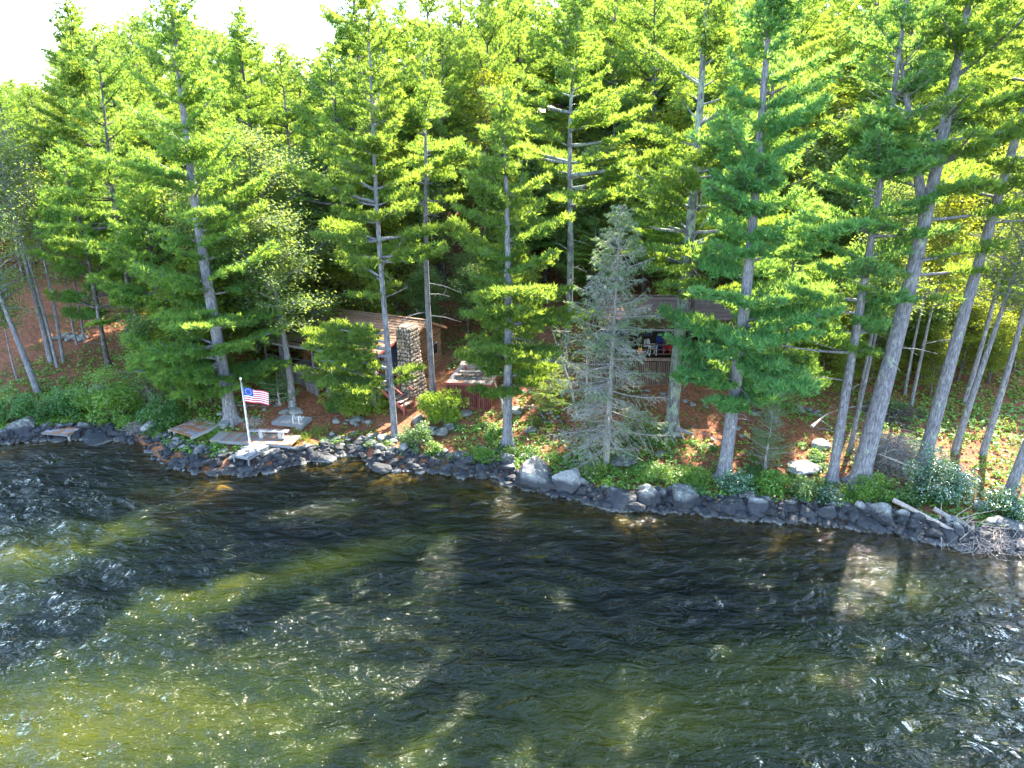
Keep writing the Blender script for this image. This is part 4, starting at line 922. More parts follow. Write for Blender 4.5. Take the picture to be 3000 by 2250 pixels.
bx('body', lj, (0, 0, .12), (.26, .1, .28), 'orange'); bx('strap', lj, (-.08, 0, .42), (.05, .05, .34), 'chair_wood'); bx('strap', lj, (.08, 0, .42), (.05, .05, .34), 'chair_wood'); bx('collar', lj, (0, 0, .30), (.22, .09, .1), 'yellow')
wp = thing('shutter_board', rw(-1.15, .8, dz2 + .75), 0, 'cream louvred board standing on the porch by the life vest', 'board')
bx('frame', wp, (0, 0, 0), (.22, .03, .48), 'white')
for k in range(5): bx('slat', wp, (0, -.03, -.18 + k * .09), (.17, .02, .05), 'chair_wood')
tb = thing('porch_table', rw(.6, 1.5, dz2 + .08), 0, 'dark table among the coloured chairs on the brown cabin porch', 'table')
bx('tabletop', tb, (0, 0, .72), (1.1, .7, .04), 'navy')
for xx in (-.48, .48):
    for yy in (-.28, .28): bx('leg', tb, (xx, yy, .35), (.05, .05, .7), 'dark_wood')
pd = thing('paddle', rw(1.75, -.02, zE - .55), 0, 'teal paddle slung under the porch roof of the brown cabin', 'paddle')
bar('shaft', pd, (-.6, 0, .28), (.45, 0, -.12), .03, .03, 'teal'); bar('blade', pd, (.4, 0, -.10), (.85, 0, -.27), .03, .15, 'teal')

# blue tarp, canoe, wreath
def canoe(loc, rz, rx, label, mat, L=4.4):
    n = 14; V = []; Q = []
    for i in range(n + 1):
        s = -1 + 2 * i / n; w_ = .42 * (1 - abs(s) ** 2.2) + .01; zt = .18 * s * s
        for k in range(7): a = math.pi * k / 6; V.append((s * L / 2, w_ * math.cos(a), -math.sin(a) * .34 * (1 - .3 * abs(s) ** 3) + zt))
    for i in range(n):
        for k in range(6): Q.append((i * 7 + k, i * 7 + k + 1, (i + 1) * 7 + k + 1, (i + 1) * 7 + k))
    t = link('canoe', None, loc=loc, rot=(rx, 0, rz), label=label, category='canoe')
    link('hull', mesh('hull', V, None, Q, M[mat], None, True), t)
    for s_ in (0, 6): rod('gunwale', t, [V[i * 7 + s_] for i in range(n + 1)], .03, 'grey_wood', 6)
    for xx in (-.8, .8): bx('seat', t, (xx, 0, -.02), (.25, .62, .03), 'chair_wood')
    bx('thwart', t, (0, 0, -.01), (.06, .78, .03), 'chair_wood'); return t
p = G(742, 1088); canoe((p[0], p[1], p[2] + .42), R_(28), 3.0, 'green canoe lying upturned on the slope left of the log cabin', 'teal', 4.2)
p = G(1770, 812); tp = thing('tarp', (p[0], p[1], p[2]), .1, 'blue tarpaulin over a heap deep in the woods behind the brown cabin', 'tarp')
rs = np.random.RandomState(2); Xg, Yg = np.meshgrid(np.linspace(-1.3, 1.3, 14), np.linspace(-.8, .8, 10)); Zg = 1.1 * np.clip(1 - (Xg / 1.35) ** 2, 0, 1) * np.clip(1 - (Yg / .85) ** 4, 0, 1) ** .6 + rs.uniform(0, .08, Xg.shape)
i = np.arange(9)[:, None] * 14 + np.arange(13)[None]
link('cover', mesh('cover', np.stack([Xg, Yg, Zg], -1).reshape(-1, 3), None, np.stack([i, i + 1, i + 15, i + 14], -1).reshape(-1, 4), M['blue'], None, True), tp); rod('rope', tp, [(-.6, -.82, .1), (-.6, -.4, .95), (-.6, .4, .95), (-.6, .82, .1)], .02, 'white')
p = G(1603, 1052); wr = thing('wreath', (p[0], p[1], p[2] + .62), 0, 'dark twig wreath hung above the stone planter', 'wreath')
rod('ring', wr, [(.27 * math.cos(a), .0, .27 * math.sin(a)) for a in np.linspace(0, 6.283, 22)], .06, 'dark_wood', 7); rod('stake', wr, [(0, .07, -.75), (0, .07, .3)], .03, 'deadwood', 6)

# ================================================================== VEGETATION
FG = []   # base positions, to keep the woods clear
K2 = 1.3562
def fp_(u, v, topv=None):
    p = G(u, v); H = (z_at(topv, p[1]) - p[2]) if topv is not None else None; FG.append((p[0], p[1])); return p, H
def cbz(p, v): return z_at(v, p[1]) - p[2]
# --- foreground pines, each its own tree.  (u, v, top v, crown base v, radius, trunk radius, lean, options, label)
FORE = [
 (678, 1234, -130, 1130, 4.6, .46, (-.01, 0), dict(mat='needle', seed=1, miss=.04, den=.8, bare=.15, ts=.34, extra=[(2.0, 3.5, 3.8), (2.3, 4.1, 3.4), (2.8, 2.9, 4.4), (3.0, 4.7, 3.0), (3.4, 3.3, 5.0), (3.8, 4.2, 4.0), (4.2, 2.6, 4.8), (4.6, 5.4, 3.0)]), 'very large pine with drooping blue-green boughs left of the flag'),
 (1157, 1280, -30, 860, 3.7, .23, (-.01, .0), dict(mat='needle', seed=2, miss=.22, bare=.25, ts=.34, stubs=2, extra=[(3.9, 3.9, 4.6), (4.8, 3.7, 4.4), (5.6, 3.1, 4.6), (3.7, 5.9, 1.6), (3.6, 3.3, 5.2), (4.4, 3.0, 4.8), (5.2, 3.5, 4.4), (3.2, 3.7, 3.6), (4.2, .2, 1.8), (6.0, 2.8, 3.8), (6.6, 3.4, 3.4)]), 'slim pine in front of the log cabin stretching boughs over its porch'),
 (1268, 1160, 150, 620, 3.3, .25, (0, 0), dict(mat='needle', seed=3, miss=.32, bare=.2, ts=.32), 'slim pine with a long bare trunk beside the stone chimney'),
 (1487, 1300, 250, 1095, 3.8, .33, (0, 0), dict(mat='needle', seed=4, miss=.06, bare=.1, ts=.36, bend=.15, extra=[(3.2, 3.3, 2.0), (3.8, .2, 2.2), (3.6, 4.6, 2.0)]), 'bright full pine standing alone in front of the red platform'),
 (1655, 1080, -60, 600, 4.7, .29, (0.02, 0), dict(mat='needle', seed=5, miss=.15, ts=.34, bark='bark_lichen', bend=.55), 'wavy-trunked tall pine behind the dead spruce and stone planter'),
 (1966, 1262, -260, 860, 4.3, .46, (0, 0), dict(mat='needle', seed=6, miss=.3, ts=.34, bark='bark_lichen', bare=.4, bend=.2), 'wide lichened pine trunk in front of the brown cabin porch'),
 (2120, 1400, -350, 1155, 3.8, .42, (0.0, 0), dict(mat='needle_blue', seed=7, miss=.12, bare=.12, ts=.40, sp=.95, extra=[(5.2, .2, 3.0), (6.0, 2.9, 2.6), (4.4, 4.4, 1.8), (6.8, 5.2, 3.0), (7.5, 3.9, 3.0)]), 'blue-green puffy pine with ringed knots on its pale lower trunk'),
 (2438, 1408, -400, 1020, 3.2, .29, (-.015, 0), dict(mat='needle_blue', seed=8, miss=.3, bare=.25, ts=.36), 'straight slim pine right of the small hemlock'),
 (2516, 1418, -380, 860, 4.0, .55, (.045, 0), dict(mat='needle', seed=9, miss=.3, bare=.35, ts=.36, bark='bark', fork=(13.5, 2.9, 7), extra=[(7.2, 3.0, 3.0)]), 'thickest shore pine, leaning right and forking high up'),
 (2700, 1375, -380, 640, 3.6, .40, (.05, 0), dict(mat='needle', seed=10, miss=.3, bare=.35, ts=.36, bark='bark'), 'tall pine leaning right beside the brush pile'),
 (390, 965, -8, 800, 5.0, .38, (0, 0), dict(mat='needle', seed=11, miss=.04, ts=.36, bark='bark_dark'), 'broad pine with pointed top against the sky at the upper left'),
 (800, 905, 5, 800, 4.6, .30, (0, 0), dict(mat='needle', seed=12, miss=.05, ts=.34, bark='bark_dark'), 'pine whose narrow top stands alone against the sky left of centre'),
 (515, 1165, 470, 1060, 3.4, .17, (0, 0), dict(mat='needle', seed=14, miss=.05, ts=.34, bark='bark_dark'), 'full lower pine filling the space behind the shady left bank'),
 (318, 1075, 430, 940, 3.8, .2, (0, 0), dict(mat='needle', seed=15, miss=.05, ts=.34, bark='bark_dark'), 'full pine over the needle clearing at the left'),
 (2270, 1230, 560, 1130, 3.3, .2, (.0, 0), dict(mat='needle_blue', seed=16, miss=.1, ts=.38, bark='bark'), 'shorter blue-green pine just behind the ringed-knot pine'),
 (2010, 1110, 330, 760, 3.2, .22, (.0, 0), dict(mat='needle', seed=17, miss=.1, ts=.34, bark='bark_dark'), 'pine rising beside the right end of the brown cabin'),
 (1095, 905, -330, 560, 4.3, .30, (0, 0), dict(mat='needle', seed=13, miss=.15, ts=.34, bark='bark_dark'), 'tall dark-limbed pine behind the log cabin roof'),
]
for (u, v, tv, cv, R, rt, ln, opt, lab) in FORE:
    p, H = fp_(u, v, tv); cb = cbz(p, cv); seed = opt.pop('seed')
    big = H > 18
    ms = pine('fore_pine', seed, H, cb, R, rt, ln, opt.pop('bend', .25), K=11, den=opt.pop('den', .92), **opt)
    place_tree('pine_tree', ms, p, lab, 'pine tree')
# knots on the ringed trunk
p, _ = fp_(2120, 1400)
kt = [o for o in COL.objects if o.get('label', '').startswith('blue-green puffy pine')][0]
for dx, vv in ((.10, 1170), (.12, 1190), (-.22, 1168), (.06, 1235)):
    z = z_at(vv, p[1]) - p[2]; a_ = Acc(); tube(a_, [(dx, -.36, z), (dx, -.43, z)], [.085, .06], 10); link('knot', a_.mesh('knot', M['birch']), kt)
# dead spruce
p, H = fp_(1775, 1362, 590); place_tree('spruce_tree', spruce('dead_spruce', 21, H, 3.3, .2), p, 'half dead grey lichen-covered spruce in front of the brown cabin', 'spruce tree', parts=('trunk', 'dry_twigs', 'crown'))
# oak and other broadleaf foreground
p, H = fp_(835, 1105, 400); place_tree('oak_tree', broadleaf('oak', 31, H, cbz(p, 1010), 4.9, .27, 24000, .23, 'oak', 'bark', clump=.5), p, 'big glossy-leaved oak left of the log cabin porch', 'oak tree')
p, H = fp_(857, 1192, 640); place_tree('oak_tree', broadleaf('slim_oak', 33, H, cbz(p, 950), 2.6, .25, 7000, .21, 'oak', 'bark'), p, 'straight rough trunk standing at the left end of the porch', 'oak tree')
p, H = fp_(1420, 900, 190); place_tree('maple_tree', broadleaf('maple', 32, H, H * .3, 2.6, .16, 9000, .18, 'bright'), p, 'upright yellow-green maple between the two cabins', 'maple tree')
for k, (u, v, tv, R, rt, ln, lab) in enumerate([(112, 1150, 620, 2.6, .22, (-.12, .02), 'leaning grey-barked tree among shrubs at the left shore'), (168, 1075, 380, 2.0, .12, (-.02, 0), 'front thin trunk of the clump at the left shore'),
        (150, 1062, 300, 2.4, .2, (-.03, .05), 'thickest trunk of the clump at the left shore'), (186, 1060, 420, 1.9, .13, (.0, .05), 'right trunk of the clump at the left shore'),
        (225, 1010, 640, 1.6, .09, (0, 0), 'thin sapling behind the left clump'), (248, 1000, 600, 1.6, .09, (0.01, 0), 'rearmost thin sapling right of the left clump'), (50, 1110, 800, 1.4, .07, (-.03, 0), 'slight sapling at the far left edge'),
        (2488, 1322, 500, 1.8, .13, (.02, 0), 'thin grey trunk between the two big shore pines'), (2795, 1325, 420, 2.4, .2, (.07, 0), 'crooked grey tree behind the white-tipped shrub'),
        (2878, 1330, 380, 2.4, .19, (.03, 0), 'upright grey tree behind the white-tipped shrub'), (2950, 1455, 300, 2.8, .27, (.10, .0), 'leaning grey tree at the right edge'),
        (2668, 1190, 560, 1.8, .11, (.03, 0), 'slender backlit sapling behind the brush pile'), (2650, 1155, 500, 1.6, .10, (0, 0), 'straight slender sapling behind the brush pile'), (2515, 1200, 520, 1.6, .12, (0, 0), 'slim trunk just behind the thickest shore pine'),
        (2825, 1180, 330, 2.4, .16, (.05, 0), 'dark trunked tree on the right slope')]):
    p, H = fp_(u, v, tv)
    place_tree('broadleaf_tree', broadleaf('broadleaf', 40 + k, H, H * .5, R, rt, 4200 if u > 2000 else 3200, .19, 'bright' if u > 2600 and v < 1200 else 'oak', 'bark', ln, .3), p, lab, 'tree')
# birches and small conifers
for (u0, v0, u1, v1, r, lab) in [(1695, 1222, 1612, 948, .085, 'leaning white birch trunk left of the dead spruce'), (1712, 1222, 1722, 985, .07, 'upright white birch trunk against the dead spruce'), (1480, 1215, 1438, 1085, .07, 'short pale birch leaning beside the lone bright pine'),
                                 (1505, 1150, 1515, 960, .05, 'thin pale sapling trunk right of the red platform')]:
    a, _ = fp_(u0, v0); b = on_y(u1, v1, a[1] + .3); e = thing('birch_tree', tuple(a), 0, lab, 'birch tree'); d = b - a
    m_ = Acc(); rs = np.random.RandomState(int(u0)); tube(m_, [(0, 0, -.2), d * .35 + [.08, 0, 0], d * .7, d], [r, r * .85, r * .6, r * .3], 8)
    tips = []; 
    for k in range(9):
        q = d * rs.uniform(.45, 1); tpt = q + rs.normal(0, .5, 3) + [0, 0, .3]; tube(m_, [q, (q + tpt) / 2, tpt], [.02, .014, .006], 4, False); tips.append(tpt)
    link('trunk', m_.mesh('birch_trunk', M['birch'], True), e); l_ = Acc(); T_ = np.repeat(np.array(tips), 22, 0) + rs.normal(0, .3, (198, 3)); leaves(l_, T_, .11, rs); link('crown', l_.mesh('birch_crown', M['oak']), e)
for (u, v, tv, R, s_, mat, lab) in [(2240, 1372, 1195, 1.15, 61, 'spruce', 'small see-through hemlock on the slope right of the ringed-knot pine'), (1615, 1210, 1070, 1.3, 62, 'needle', 'young pine between the red platform and the dead spruce'),
                               (2258, 1225, 1000, 1.7, 63, 'needle_blue', 'young blue-green pine behind the ringed-knot pine'), (820, 1185, 1085, 1.3, 64, 'shrub', 'dark low conifer shrub behind the flag'), (1540, 1090, 980, 1.0, 65, 'needle', 'low pine sapling by the stone planter')]:
    p, H = fp_(u, v, tv); place_tree('young_conifer', pine('young', s_, H, .35, R, .07, (0, 0), .05, 1.1, .1, .1, 8, .16, mat, 'deadwood', sp=.28, stubs=2), p, lab, 'young conifer', sink=.05)

# --- shared kinds for the woods behind
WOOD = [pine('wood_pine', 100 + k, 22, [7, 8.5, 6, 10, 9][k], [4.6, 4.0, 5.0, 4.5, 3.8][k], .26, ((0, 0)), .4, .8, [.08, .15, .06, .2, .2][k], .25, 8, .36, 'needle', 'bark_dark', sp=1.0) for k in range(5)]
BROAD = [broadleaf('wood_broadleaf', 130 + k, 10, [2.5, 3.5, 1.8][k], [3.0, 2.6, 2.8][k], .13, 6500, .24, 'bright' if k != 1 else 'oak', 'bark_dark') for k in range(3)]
rf = random.Random(12)
def skyv(u): return float(np.interp(u, [-400, 0, 70, 150, 300, 450, 700, 790, 830, 890, 930, 960, 1050, 1110, 1200, 3500], [215, 215, 250, 120, 70, 20, 120, 130, 130, 170, 165, 110, 60, 30, -140, -180]))
SUNNY = ((-6, 43), (-3, 38.5), (1.0, 36.5), (-11, 38), (-26, 47), (12, 36), (15, 33), (24, 41), (29, 43), (34, 45), (27, 36), (-14, 36), (-34, 52), (-9.5, 39.5))
CLEAR = [(-14, 38, 3, 49.5), (3, 38, 16, 50), (-6, 38, 3, 46.5)]
def zone(x, y):
    lr = 'left' if x < -22 else 'left-centre' if x < -7 else 'centre' if x < 7 else 'right-centre' if x < 22 else 'right'
    return lr
ZN = {'left': 'above the far left shore', 'left-centre': 'behind the log cabin', 'centre': 'behind the gap between the cabins', 'right-centre': 'behind the brown cabin', 'right': 'behind the brush pile and right shore'}
LM = [(60, 'the trunk clump at the far left'), (320, 'the needle clearing at the left'), (520, 'the bright waterside shrub'), (690, 'the very large pine by the flag'), (860, 'the oak left of the log cabin'), (1050, 'the log cabin roof'), (1200, 'the stone chimney'),
      (1380, 'the red platform'), (1560, 'the stone planter'), (1760, 'the dead grey spruce'), (1960, 'the brown cabin'), (2130, 'the ringed-knot pine'), (2330, 'the small hemlock'), (2440, 'the straight slim pine'), (2560, 'the thickest shore pine'), (2740, 'the brush pile pine'), (2950, 'the white-tipped shrub')]
def wlabel(kind, px, py, z, H, a, b):
    zc = py * CS + (CAMH - z - H * .6) * SN; u = 1500 + FPX * px / zc
    lm = min(LM, key=lambda t: abs(t[0] - u))[1]; side = 'outside the frame beside' if not -60 < u < 3060 else 'close behind' if py < 52 else 'behind' if py < 60 else 'well behind' if py < 70 else 'far behind' if py < 84 else 'high on the skyline behind'
    sz = 'shorter' if H < a else 'middling' if H < b else 'tall'
    return '%s %s %s %s' % (sz, kind, side, lm), '%ss %s %s' % (kind, side, lm)
cnt = 0
for row, y in enumerate(np.arange(46, 112, 5.2)):
    half = y * .80 + 6
    for x in np.arange(-half, half, 5.6 + row * .12):
        px, py = x + rf.uniform(-1.7, 1.7), y + rf.uniform(-1.8, 1.8)
        if any(a <= px <= c and b <= py <= d for a, b, c, d in CLEAR): continue
        if any((px - a) ** 2 + (py - b) ** 2 < 5.5 for a, b in FG): continue
        if px < -27 and py < 62:
            if rf.random() < .72: continue     # sunny clearing on the left
        if py < 54 and rf.random() < .25: continue
        z = hz(px, py); H = rf.uniform(18, 25)
        for _ in range(3):
            zt = z + H; zc = py * CS + (CAMH - zt) * SN; u = 1500 + FPX * px / zc; lim = z_at(skyv(u), py) - z
            if H > lim: H = lim
        for (cx, cy) in SUNNY:
            al = (px - cx) * .559 + (py - cy) * .829; ac = abs((px - cx) * .829 - (py - cy) * .559)
            if 0 < al < 26 and ac < 3.0 and H > 9: H = rf.uniform(7.5, 10.5)
        if H < 7: continue
        k = rf.randrange(5); cnt += 1
        wl_, wg_ = wlabel('pine', px, py, z, H, 14, 21.5)
        place_tree('pine_tree', WOOD[k], (px, py, z), wl_, 'pine tree', rf.uniform(0, 6.28), (rf.uniform(.85, 1.1) * (.6 + .4 * H / 22),) * 2 + (H / 22,), wg_)
rf = random.Random(7)
for k in range(420):
    y = 42 + 46 * rf.random() ** 1.35; x = rf.uniform(-y * .78, y * .78)
    if any(a - 1 <= x <= c + 1 and b <= y <= d for a, b, c, d in CLEAR): continue
    if x < -25 and y < 62: continue
    if any((x - a) ** 2 + (y - b) ** 2 < 3 for a, b in FG): continue
    z = hz(x, y); s = rf.uniform(.55, 1.3); zn = zone(x, y)
    if any(0 < (x - cx) * .559 + (y - cy) * .829 < 18 and abs((x - cx) * .829 - (y - cy) * .559) < 2.6 for cx, cy in SUNNY): s = min(s, .55)
    zt = z + 10 * s; zc = y * CS + (CAMH - zt) * SN; u = 1500 + FPX * x / zc
    if z_at(skyv(u), y) < zt: continue
    wl_, wg_ = wlabel('leafy tree', x, y, z, 10 * s, 7.5, 10.5)
    place_tree('broadleaf_tree', BROAD[rf.randrange(3)], (x, y, z), wl_, 'tree', rf.uniform(0, 6.28), (s * 1.1, s * 1.1, s), wg_)
# backlit saplings on the right slope
for k in range(26):
    u, v = rf.uniform(2440, 3050), rf.uniform(930, 1180); p = G(u, v); s = rf.uniform(.22, .45)
    place_tree('broadleaf_tree', BROAD[2 if k % 3 else 0], p, wlabel('sapling', p[0], p[1], p[2], 3 * s, 1.0, 1.0 + 1.2 * .3)[0].replace('tall', 'larger'), 'sapling', rf.uniform(0, 6.28), s, 'backlit saplings on the right slope')

# --- bushes
def bush(u0, v0, u1, v1, label, mat='shrub', n=3500, ls=.13, seed=0, spray=False, cat='shrub', zmul=1.0, blos=0, name='shrub'):
    g = G((u0 + u1) / 2, v1 - 4); m = mpp(g); rx = (u1 - u0) * m / 2; hh = (v1 - v0) * m / .94 * zmul; ry = rx * .7; rs = np.random.RandomState(seed)
    hh = max(.4, hh - ry * .3); g = g + np.array([0, ry * .7, 0]); g[2] = hz(g[0], g[1])
    e = link(name, None, loc=g - [0, 0, .05], label=label, category=cat); st = Acc(); lf = Acc()
    nb = 46; ths = rs.uniform(0, 6.28, nb); el = np.arccos(rs.uniform(.05, 1, nb)); rad = rs.uniform(.6, 1.25, nb)
    C = np.stack([rx * np.sin(el) * np.cos(ths) * rad, ry * np.sin(el) * np.sin(ths) * rad, hh * (np.cos(el) * .8 + .16) * rad], 1) * rs.uniform(.62, 1, nb)[:, None]
    prisms(st, np.zeros((nb, 3)) + rs.normal(0, .08, (nb, 3)) * [1, 1, 0], C, np.full(nb, .018))
    per = n // nb; cr2 = .24 * min(rx, hh * 1.2)
    off = rs.normal(0, 1, (nb * per, 3)); off /= np.linalg.norm(off, axis=1)[:, None]; off *= rs.uniform(.35, 1.1, (nb * per, 1)) ** .6 * cr2 * 1.25; P = np.repeat(C, per, 0) + off * [1, 1, .75]
    P[:, 2] = np.abs(P[:, 2]); tb = np.clip(np.repeat(rs.uniform(0, 1, nb), per) * .5 + rs.uniform(0, .5, len(P)), 0, 1)
    if spray: tufts(lf, P, off / np.linalg.norm(off, axis=1)[:, None] * .8 + [0, 0, -.05], ls, 3, rs, .35, .3, tb)
    else: leaves(lf, P, ls * rs.uniform(.7, 1.3, len(P)), rs, .8, tone=tb, asp=.55)
    link('stems', st.mesh('stems', M['bark_dark']), e); link('foliage', lf.mesh('foliage', M[mat]), e)
    if blos:
        b = Acc(); top = P[(off[:, 2] > 0)]; leaves(b, top[rs.permutation(len(top))[:blos]] + [0, -.02, .03], .11, rs, 1.2); link('pale_leaves', b.mesh('pale_leaves', M['blossom']), e)
    return e
bush(955, 1138, 1145, 1228, 'large bright lime-green hemlock bush in front of the porch', 'lime', 5200, .20, 1, True)
bush(960, 1150, 1030, 1222, 'darker green left shoulder of the bush before the porch', 'shrub', 2200, .16, 2, True)
bush(1228, 1138, 1350, 1256, 'conical lime-green bush right of the cabin steps', 'lime', 3600, .18, 3, True, zmul=1.05)
bush(1170, 1235, 1270, 1328, 'dark green rounded laurel above the shore stones', 'shrub', 3600, .11, 4)
bush(1245, 1300, 1300, 1350, 'loose pale green shrub below the dark rounded laurel', 'cover', 1400, .10, 5)
bush(742, 1090, 850, 1185, 'green maple-like shrub behind the flag', 'shrub', 2600, .14, 6)
bush(220, 1090, 420, 1262, 'big bright green waterside shrub between the two left decks', 'cover', 7500, .15, 7)
bush(120, 1135, 245, 1235, 'dark waterside shrub left of the bright one', 'shrub', 4200, .14, 8)
bush(-40, 1140, 100, 1250, 'dense shrub over the big pale boulder at the left edge', 'shrub', 5200, .14, 9)
bush(60, 1180, 150, 1245, 'low shrub behind the leftmost deck', 'shrub', 2600, .13, 10)
bush(390, 1165, 520, 1268, 'twiggy green shrub behind the grey board deck', 'shrub', 4000, .14, 11)
bush(330, 1215, 400, 1275, 'shrub hanging low over the shady bank', 'cover', 2200, .13, 12)
bush(2660, 1325, 2880, 1490, 'large shrub with silvery white leaf tips on the right shore', 'laurel', 6800, .13, 13, blos=800)
bush(2900, 1430, 3040, 1530, 'blue-green shrub at the lower right edge of the bank', 'laurel', 3800, .12, 14)
bush(2110, 1385, 2215, 1458, 'blue-green rounded shrub overhanging the boulders', 'laurel', 3000, .11, 15)
for k, (u0, v0, u1, v1, m_, lab) in enumerate([(2205, 1390, 2320, 1450, 'cover', 'bright low shrub between the blue-green shrub and slim pine'), (2310, 1415, 2420, 1478, 'shrub', 'green shrub at the foot of the straight slim pine'), (2395, 1430, 2470, 1490, 'laurel', 'bluish shrub overhanging below the thick pine'), (2500, 1400, 2620, 1478, 'cover', 'fresh green shrub right of the thick pine'),
        (2610, 1425, 2700, 1490, 'shrub', 'low shrub above the fallen log'), (1870, 1365, 1990, 1428, 'cover', 'bright shrub above the round dark boulder'), (1690, 1355, 1790, 1412, 'cover', 'bright grassy shrub right of the domed boulder'), (1980, 1375, 2100, 1432, 'cover', 'leafy shrub left of the ringed-knot pine'),
        (1800, 1235, 1960, 1330, 'shrub', 'spreading dark shrub left of the wide pine foot'), (1370, 1320, 1450, 1368, 'cover', 'low bright shrub above the brown bank stones'), (2560, 1170, 2660, 1225, 'shrub', 'dark leafy shrub behind the brush pile'), (2030, 1440, 2075, 1462, 'shrub', 'tiny shrub between two shore boulders')]):
    bush(u0, v0, u1, v1, lab, m_, 2600, .115, 40 + k)

rf2 = random.Random(31)
LOWS = []
for k in range(3):
    LOWS.append(bush(1500, 1300, 1600, 1350, 'low leafy plant clump, three', 'cover' if k < 2 else 'shrub', 900, .13, 80 + k, cat='x'))
protos = [(o, [c for c in COL.objects if c.parent == o]) for o in LOWS]
SP = [(1285, 1345, 1480, 1395), (1390, 1300, 1700, 1385), (1650, 1330, 2100, 1430), (2190, 1380, 2520, 1470), (2560, 1420, 2700, 1490), (880, 1290, 1130, 1310), (1330, 1230, 1560, 1330), (1700, 1240, 2090, 1330), (2180, 1260, 2420, 1370), (420, 1262, 520, 1290), (-30, 1225, 330, 1262)]
WH = ['above the brown bank stones', 'around the foot of the lone bright pine', 'above the large shore boulders', 'below the straight slim pine', 'above the fallen log', 'on the bank stones by the slim pine', 'on the slope below the red platform', 'on the slope below the brown cabin', 'around the small hemlock', 'beside the grey board deck', 'along the left shore']
first = True
for si, (a0, b0, a1, b1) in enumerate(SP):
    for q_ in range([8, 14, 22, 18, 6, 5, 9, 12, 9, 4, 12][si]):
        tt = rf2.random(); u = a0 + (a1 - a0) * tt; v = b0 + (b1 - b0) * (tt * .75 + rf2.uniform(-.1, .25)); p = G(u, v)
        if p[1] - ys(p[0]) < .75: p[1] = ys(p[0]) + rf2.uniform(.8, 1.3); p[2] = hz(p[0], p[1])
        o, ch_ = protos[rf2.randrange(3)]; sc__ = rf2.uniform(.28, .62); r = o.copy(); COL.objects.link(r); r.name = 'low_shrub'; r.location = (p[0], p[1], p[2] - .05); r.rotation_euler = (0, 0, rf2.uniform(0, 6.28)); r.scale = (sc__, sc__, sc__ * rf2.uniform(.7, 1.0))
        r['label'] = 'low leafy shrub ' + WH[si]; r['category'] = 'shrub'; r['group'] = 'low shrubs ' + WH[si]
        for c in ch_: d_ = c.copy(); COL.objects.link(d_); d_.parent = r
for o, ch_ in protos:
    for c in ch_: bpy.data.objects.remove(c)
    bpy.data.objects.remove(o)
